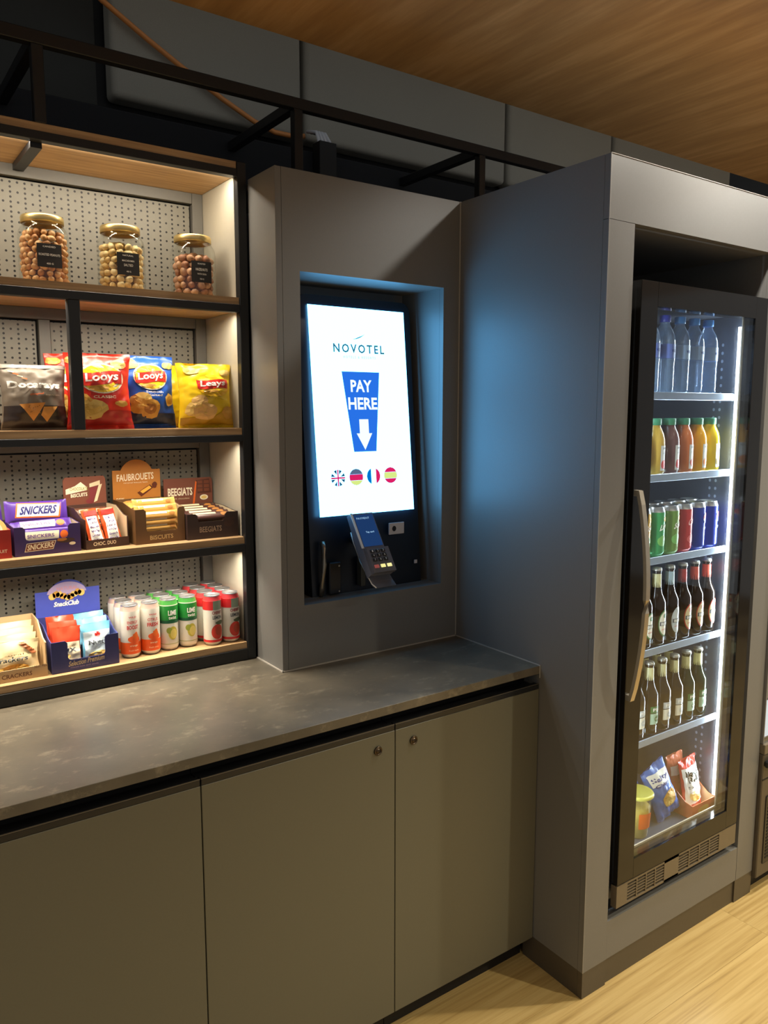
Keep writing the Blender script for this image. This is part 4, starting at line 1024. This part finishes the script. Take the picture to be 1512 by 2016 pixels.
def p_redcan(b, pl):
    b.rect(pl, -.083, -.006, .104, .130, film('can_red', (206, 40, 44)), 1, 12, 1); b.rect(pl, .022, .083, .104, .130, film('can_red', (206, 40, 44)), 1, 9, 1); b.rect(pl, -.006, .022, .104, .130, P('print_sage', (150, 168, 148)), 1, 4, 1)
    b.text(pl, 'CHERRY', .006, .096, .030, .009, film('print_maroon', (150, 34, 40)), 2, .03); b.text(pl, 'LEMON', .006, .082, .028, .010, P('print_slate', (70, 76, 84)), 2, .03)
    b.ell(pl, .006, .040, .018, .022, film('can_tomato', (206, 58, 40)), 1.5, 0, 2*PI, 3, 20); b.ell(pl, .009, .042, .010, .013, film('can_rust', (176, 66, 40)), 2); b.blob(pl, .014, .066, .014, .006, P('print_leaf', (84, 96, 70)), 1.6, 3); b.rect(pl, -.083, .083, .010, .017, film('can_red', (206, 40, 44)), 1, 24, 1)
CR = .0263
def can_block(kind, cat_label, xs, yf, n, pitch, body, prints, group, neck=None):
    d = depth_words(n)
    for i, x in enumerate(xs):
        src = None
        for j in range(n):
            lab = '%s, %s, %s' % (cat_label, ('left column', 'right column')[i], ('front row' if d[j] == 'front' else d[j]))
            p = (x, yf+pitch*j, S4+.0006)
            if src is None: src = make_can('drink_can', lab, 'can', CR, CH, body, prints[i], p, group, -.06, neck)
            else: dup(src, p, -.06+.25*(j*1.7 % 1), lab)
can_block('orange', 'white can with orange base among the orange-flavour cans', (-.976, -.9205), .213, 3, .055, CANW, (p_orange(('WILD', 'ENERGY', 'BOOST')), p_orange(('Wild', 'CITRUS', 'FRESH'))), 'orange-flavour cans on the bottom shelf', P('neck_salmon', (214, 186, 172), .3, .4))
can_block('green', 'can with green top and lime picture among the lime cans', (-.865, -.8095), .221, 3, .055, CANW, (p_green, p_green), 'lime cans on the bottom shelf', P('neck_green', (78, 158, 74), .3, .3))
can_block('red', 'white can with red fruit picture by the rack end', (-.7455, -.690), .194, 4, .054, CANW, (p_redcan, p_redcan), 'red fruit cans on the bottom shelf', P('neck_red', (206, 66, 72), .3, .3))

# ------------------------------------------------------------------ drinks in the fridge
FYR = -.472                                                        # front row
ORD = ('first', 'second', 'third', 'fourth', 'fifth', 'sixth', 'seventh')
def from_right(i): return 'rightmost' if i == 0 else ORD[i]+' from the right'
def water(x, i, cap, lab, label):
    t = thing('water_bottle', label, 'bottle', (x, FYR, SHZ[0]+.0005), 0, 'water bottles on the top fridge shelf')
    r = .0315; prof = [(0, .004), (r*.8, 0), (r, .008)]
    for k in range(8): prof += [(r*(1 if k % 2 else .95), .016+.010*k)]
    prof += [(r, .098), (r, .142), (r*.97, .158), (r*.80, .176), (r*.52, .192), (.0135, .198), (.0135, .206)]
    MB().lathe(prof, M_PET, 20).build('body', t)
    MB().lathe([(.0155, .203), (.016, .204), (.016, .221), (.0145, .2225), (0, .2225)], cap, 16).build('cap', t)
    b = MB(); pl = pl_cyl(r+.0004); b.rect(pl, -.075, .075, .100, .140, lab, 0, 20, 1)
    b.text(pl, 'water', .006, .122, .026, .010, P('print_deep_blue', (40, 60, 140)), 1.5, .02); b.build('label', t)
DCAP, LCAP = P('cap_deep_blue', (50, 62, 170), .35), P('cap_sky_blue', (70, 140, 210), .35)
LB1, LB2 = P('label_blue', (110, 130, 200), .4), P('label_pale_blue', (150, 178, 214), .4)
WX = (.594, .523, .452, .381, .310, .239)
for i, x in enumerate(WX):
    water(x, i, LCAP if i < 3 else DCAP, LB2 if i < 3 else LB1, 'clear water bottle with %s cap on the top fridge shelf, %s' % ('sky-blue' if i < 3 else 'deep-blue', from_right(i)))
def juice(x, i, c, fruit, colour):
    t = thing('juice_bottle', '%s juice bottle with green cap on the second fridge shelf, %s' % (colour, from_right(i)), 'bottle', (x, FYR, SHZ[1]+.0005), 0, 'juice bottles on the second fridge shelf')
    r = .0325; jm = P('juice_'+colour.replace(' ', '_')+str(i), c, .18, 0, .06, 30, 0, .6)
    MB().lathe([(0, .003), (r*.85, 0), (r, .006), (r, .086), (r*.97, .102), (r*.85, .118), (r*.66, .132), (.0185, .138), (.0180, .143)], jm, 20).build('body', t)
    MB().lathe([(.0195, .1425), (.020, .143), (.020, .1605), (.0185, .1625), (0, .1625)], P('cap_green', (70, 150, 110), .4), 16).build('cap', t)
    b = MB(); pl = pl_cyl(r); b.rect(pl, -.008, .030, .012, .084, P('label_white', (216, 220, 220), .45), 1, 6, 1); b.text(pl, 'JUICE', .011, .076, .024, .006, M_INK, 2, .03)
    b.blob(pl, .011, .030, .016, .014, fruit, 2, i+2); b.text(pl, 'pressed', .011, .062, .022, .005, P('print_grey', (130, 130, 130)), 2); b.build('label', t)
FRED, FORG, FYEL = film('fruit_red', (206, 60, 46)), film('fruit_orange', (232, 132, 40)), film('fruit_yellow', (226, 176, 30))
JUI = [((240, 206, 30), FYEL, 'bright yellow'), ((238, 170, 26), FORG, 'amber'), ((206, 116, 64), film('fruit_pink', (206, 96, 84)), 'salmon'), ((110, 74, 70), FRED, 'purple-brown'), ((196, 160, 66), FRED, 'dull gold'), ((200, 170, 50), FYEL, 'lemon'), ((206, 180, 70), FYEL, 'straw yellow')]
for i, (c, fr_, nm) in enumerate(JUI): juice(.628-.0690*i, i, c, fr_, nm)
def p_soda(kind):
    def f(b, pl):
        if kind == 'globe':
            b.ell(pl, .012, .098, .013, .016, M_WHITE, 1, 0, 2*PI, 2, 20); b.ell(pl, .012, .098, .013, .016, film('globe_red', (206, 34, 60)), 2, .35, PI+.15, 2, 12); b.ell(pl, .012, .098, .013, .016, film('globe_blue', (40, 62, 170)), 2, PI+.55, 2*PI-.05, 2, 12)
            b.text(pl, 'PEPSI', .012, .066, .028, .008, P('print_sky', (150, 170, 230)), 2, .02)
        elif kind == 'script':
            b.text(pl, 'Cola', .010, .095, .036, .022, P('print_rose', (236, 190, 190)), 2, .03, .3, .25)
            b.ell(pl, .008, .04, .02, .012, film('soda_pink', (206, 90, 84)), 1)
        else:
            b.text(pl, 'Lime' if kind == 'lime' else 'Soda', .008, .090, .036, .018, M_WHITE, 2, .03, .3, .3); b.blob(pl, .0, .046, .018, .016, film('soda_leaf', (120, 180, 90)), 1, 3); b.blob(pl, .016, .110, .012, .008, C_YEL, 1, 6)
    return f
SODA = [((36, 58, 168), 'globe', 'deep blue can with red and white globe'), ((36, 58, 168), 'globe', 'deep blue can with red and white globe'), ((196, 60, 54), 'script', 'red cola can'), ((122, 158, 72), 'soda', 'olive green can'), ((70, 160, 90), 'lime', 'bright green can'), ((222, 172, 60), 'soda', 'orange-yellow can'), ((222, 172, 60), 'soda', 'orange-yellow can')]
for i, (c, k, nm) in enumerate(SODA):
    src = make_can('soda_can', '%s, front fridge row, %s' % (nm, from_right(i)), 'can', .0318, .1465, P('soda_%s' % nm.split(' can')[0].replace(' ', '_'), c, .25, .3, .08, 40), p_soda(k), (.642-.0680*i, FYR, SHZ[2]+.0005), 'soda cans on the third fridge shelf')
    dup(src, (.642-.0680*i, FYR+.0665, SHZ[2]+.0005), None, '%s, second fridge row, %s' % (nm, from_right(i)))
def beer(name, label, x, y, z, h, glass, foil, lab, rim, group, oval=True, word='BEER'):
    t = thing(name, label, 'bottle', (x, y, z+.0005), 0, group); r = .0303
    MB().lathe([(0, .004), (r*.85, 0), (r, .006), (r, h*.50), (r*.96, h*.56), (r*.62, h*.66), (.0150, h*.73), (.0128, h*.93), (.0140, h*.94), (.0140, h*.962), (.012, h*.965)], glass, 20).build('body', t)
    MB().lathe([(.0150, h*.960), (.0152, h*.965), (.0138, h*.995), (0, h)], P('crown_cap', (190, 186, 176), .35, .6), 16).build('crown_cap', t)
    MB().lathe([(.0149, h*.745), (.0134, h*.92)], foil, 16).build('neck_label', t)
    b = MB(); pl = pl_cyl(r)
    if oval:
        b.ell(pl, .006, h*.29, .025, h*.175, rim, 1, 0, 2*PI, 3, 24); b.ell(pl, .006, h*.29, .0222, h*.157, lab, 2, 0, 2*PI, 3, 24)
        b.rect(pl, -.014, .026, h*.26, h*.31, P('print_slate', (70, 76, 84)), 3, 5, 1); b.text(pl, word, .006, h*.285, .032, h*.036, M_WHITE, 4, .03); b.ell(pl, .006, h*.385, .008, h*.03, rim, 3)
        b.text(pl, 'premium', .006, h*.21, .026, h*.025, M_BRICKRED, 3)
    else:
        b.rect(pl, -.020, .032, h*.15, h*.30, lab, 1, 6, 1); b.rect(pl, -.020, .032, h*.31, h*.40, rim, 1, 6, 1); b.text(pl, word, .006, h*.355, .036, h*.045, M_WHITE, 2, .03); b.ell(pl, .006, h*.225, .012, h*.045, rim, 2)
        b.text(pl, 'lager', .006, h*.225, .018, h*.03, M_WHITE, 3)
    b.build('label', t)
BG, GG = P('beer_brown_glass', (34, 24, 18), .08, 0, .1, 20, 0, .6), P('beer_green_glass', (26, 42, 28), .08, 0, .1, 20, 0, .6)
FO_R, FO_S, FO_B = film('foil_coral', (214, 92, 70)), film('foil_pale_gold', (206, 200, 150)), film('foil_ice', (170, 190, 200))
LW, LC, LG = P('label_ivory', (226, 222, 204), .45), P('label_champagne', (214, 196, 156), .45), P('label_mint', (170, 200, 176), .45)
RG, RR, RSV = film('rim_green', (70, 120, 70)), film('rim_red', (190, 64, 46)), film('rim_silver', (190, 196, 196))
B1 = [(BG, FO_R, LC, RR, 'coral foil'), (BG, FO_R, LC, RR, 'coral foil'), (BG, film('foil_red', (170, 52, 44)), LC, RR, 'red foil'), (BG, FO_B, RSV, RSV, 'ice-blue foil'), (BG, FO_S, LW, RG, 'pale gold foil'), (BG, FO_S, LW, RG, 'pale gold foil'), (BG, FO_S, LW, RG, 'pale gold foil')]
for i, (g_, f_, l_, r_, nm) in enumerate(B1):
    beer('beer_bottle', 'brown beer bottle, %s neck, oval label, fourth fridge shelf, %s' % (nm, from_right(i)), .654-.0645*i, FYR, SHZ[3], .235, g_, f_, l_, r_, 'beer bottles on the fourth fridge shelf')
B2 = [(GG, FO_S, LG, RG, 'green'), (GG, FO_S, LG, RG, 'green'), (BG, FO_S, LW, RSV, 'brown'), (BG, FO_S, LW, RSV, 'brown'), (BG, FO_S, LG, RG, 'brown'), (BG, FO_S, LW, RSV, 'brown'), (BG, FO_S, LW, RSV, 'brown')]
for i, (g_, f_, l_, r_, nm) in enumerate(B2):
    beer('lager_bottle', '%s lager bottle with square label on the lowest fridge shelf, %s' % (nm, from_right(i)), (.632-.063*i), FYR, SHZ[4], .224, g_, f_, l_, r_, 'lager bottles on the lowest fridge shelf', False, 'PILS')
    if i in (1, 2, 3): beer('lager_bottle', 'lager bottle behind the front row on lowest fridge shelf, column %s' % from_right(i), (.632-.063*i), FYR+.065, SHZ[4], .224, g_, f_, l_, r_, 'lager bottles on the lowest fridge shelf', False, 'PILS')

# snacks on the fridge floor
FFZ = IZ0+.0008
cup = thing('snack_cup', 'clear cup with yellow lid and yellow snack at the fridge floor, left', 'cup', (.352, -.470, FFZ))
MB().lathe([(0, .002), (.034, 0), (.035, .004), (.044, .128), (.046, .130)], M_CUP, 24).build('cup', cup)
MB().lathe([(.046, .1285), (.049, .131), (.049, .137), (.046, .141), (.040, .139), (0, .139)], film('lid_yellow', (206, 200, 90)), 24).build('lid', cup)
cc = MB().lathe([(0, .003), (.033, .003), (.0405, .094), (.034, .100), (0, .102)], film('cup_filling', (206, 176, 70), .6), 20); cc.build('filling', cup)
cl_ = MB(); cl_.rect(lambda u, v, e: ((.0405+v*.06)*math.sin(u/.04), -(.0375+v*.07)*math.cos(u/.04), v), -.03, .012, .035, .085, M_ORANGE, 1, 8, 1); cl_.build('label', cup)
def p_fb(b, pl):
    b.poly(pl, [(.1, .92), (.9, .86), (.84, .62), (.12, .70)], M_WHITE, 1); b.text(pl, 'Salty', .5, .77, .66, .11, P('print_deep_blue', (40, 60, 140)), 2, .03, 0, -.08); b.text(pl, 'Chips', .48, .66, .56, .08, P('print_deep_blue', (40, 60, 140)), 2, .03, 0, -.08)
    b.blob(pl, .58, .36, .30, .15, C_CHIP2, 1, 3); b.blob(pl, .50, .32, .2, .10, C_CHIP, 2, 7)
make_bag('snack_bag', 'blue snack bag leaning across the fridge floor beside the cup', 'snack bag', .115, .185, .050, film('snack_blue', (70, 116, 200)), p_fb, (.520, -.470, FFZ+.012), 0, -.16, -.36, 41)
make_bag('snack_bag', 'blue snack bag with red oval behind the yellow-lidded cup', 'snack bag', .120, .200, .050, film('snack_blue', (70, 116, 200)), lambda b, pl: (b.ell(pl, .4, .62, .16, .05, M_BRICKRED, 1), b.rect(pl, .1, .9, .72, .86, P('print_lilac', (176, 160, 200)), 1, 4, 2)), (.418, -.385, FFZ+.012), 0, -.1, -.05, 44)
OBX = (.566, -.524, 0)
make_tray('snack_carton', 'orange carton with pale side on the fridge floor, right', .124, .130, .045, .085, P('carton_orange', (206, 106, 60), .5), CARD, (OBX[0], OBX[1], FFZ), 0, None, None, None, lambda b, pl: b.blob(pl, .06, .022, .03, .012, C_CHIP2, 1, 3))
def p_bake(b, pl):
    b.rect(pl, .03, .97, .12, .84, M_WHITE, 1, 12, 14); b.text(pl, 'Bake', .50, .72, .70, .12, M_INK, 2, .03, .15); b.text(pl, 'Rolls', .56, .60, .66, .11, M_INK, 2, .03, .15); b.text(pl, 'tomato', .5, .46, .64, .06, P('print_grey', (130, 130, 130)), 2, .02); b.blob(pl, .56, .28, .36, .12, C_CHIP, 2, 3); b.blob(pl, .66, .22, .22, .08, C_CHIP2, 2.5, 6)
make_bag('bread_chip_bag', 'white and red bread chip bag standing in the orange carton', 'snack bag', .092, .172, .034, film('snack_red', (206, 56, 44)), p_bake, (.636, -.478, FFZ+.004), 0, -.12, -.10, 47)
make_bag('bread_chip_bag', 'pale red bread chip bag behind the white one in the orange carton', 'snack bag', .092, .172, .030, film('snack_terracotta', (196, 112, 84)), lambda b, pl: b.rect(pl, .1, .9, .62, .80, M_CREAM, 1, 4, 2), (.616, -.436, FFZ+.006), 0, -.1, -.06, 49)
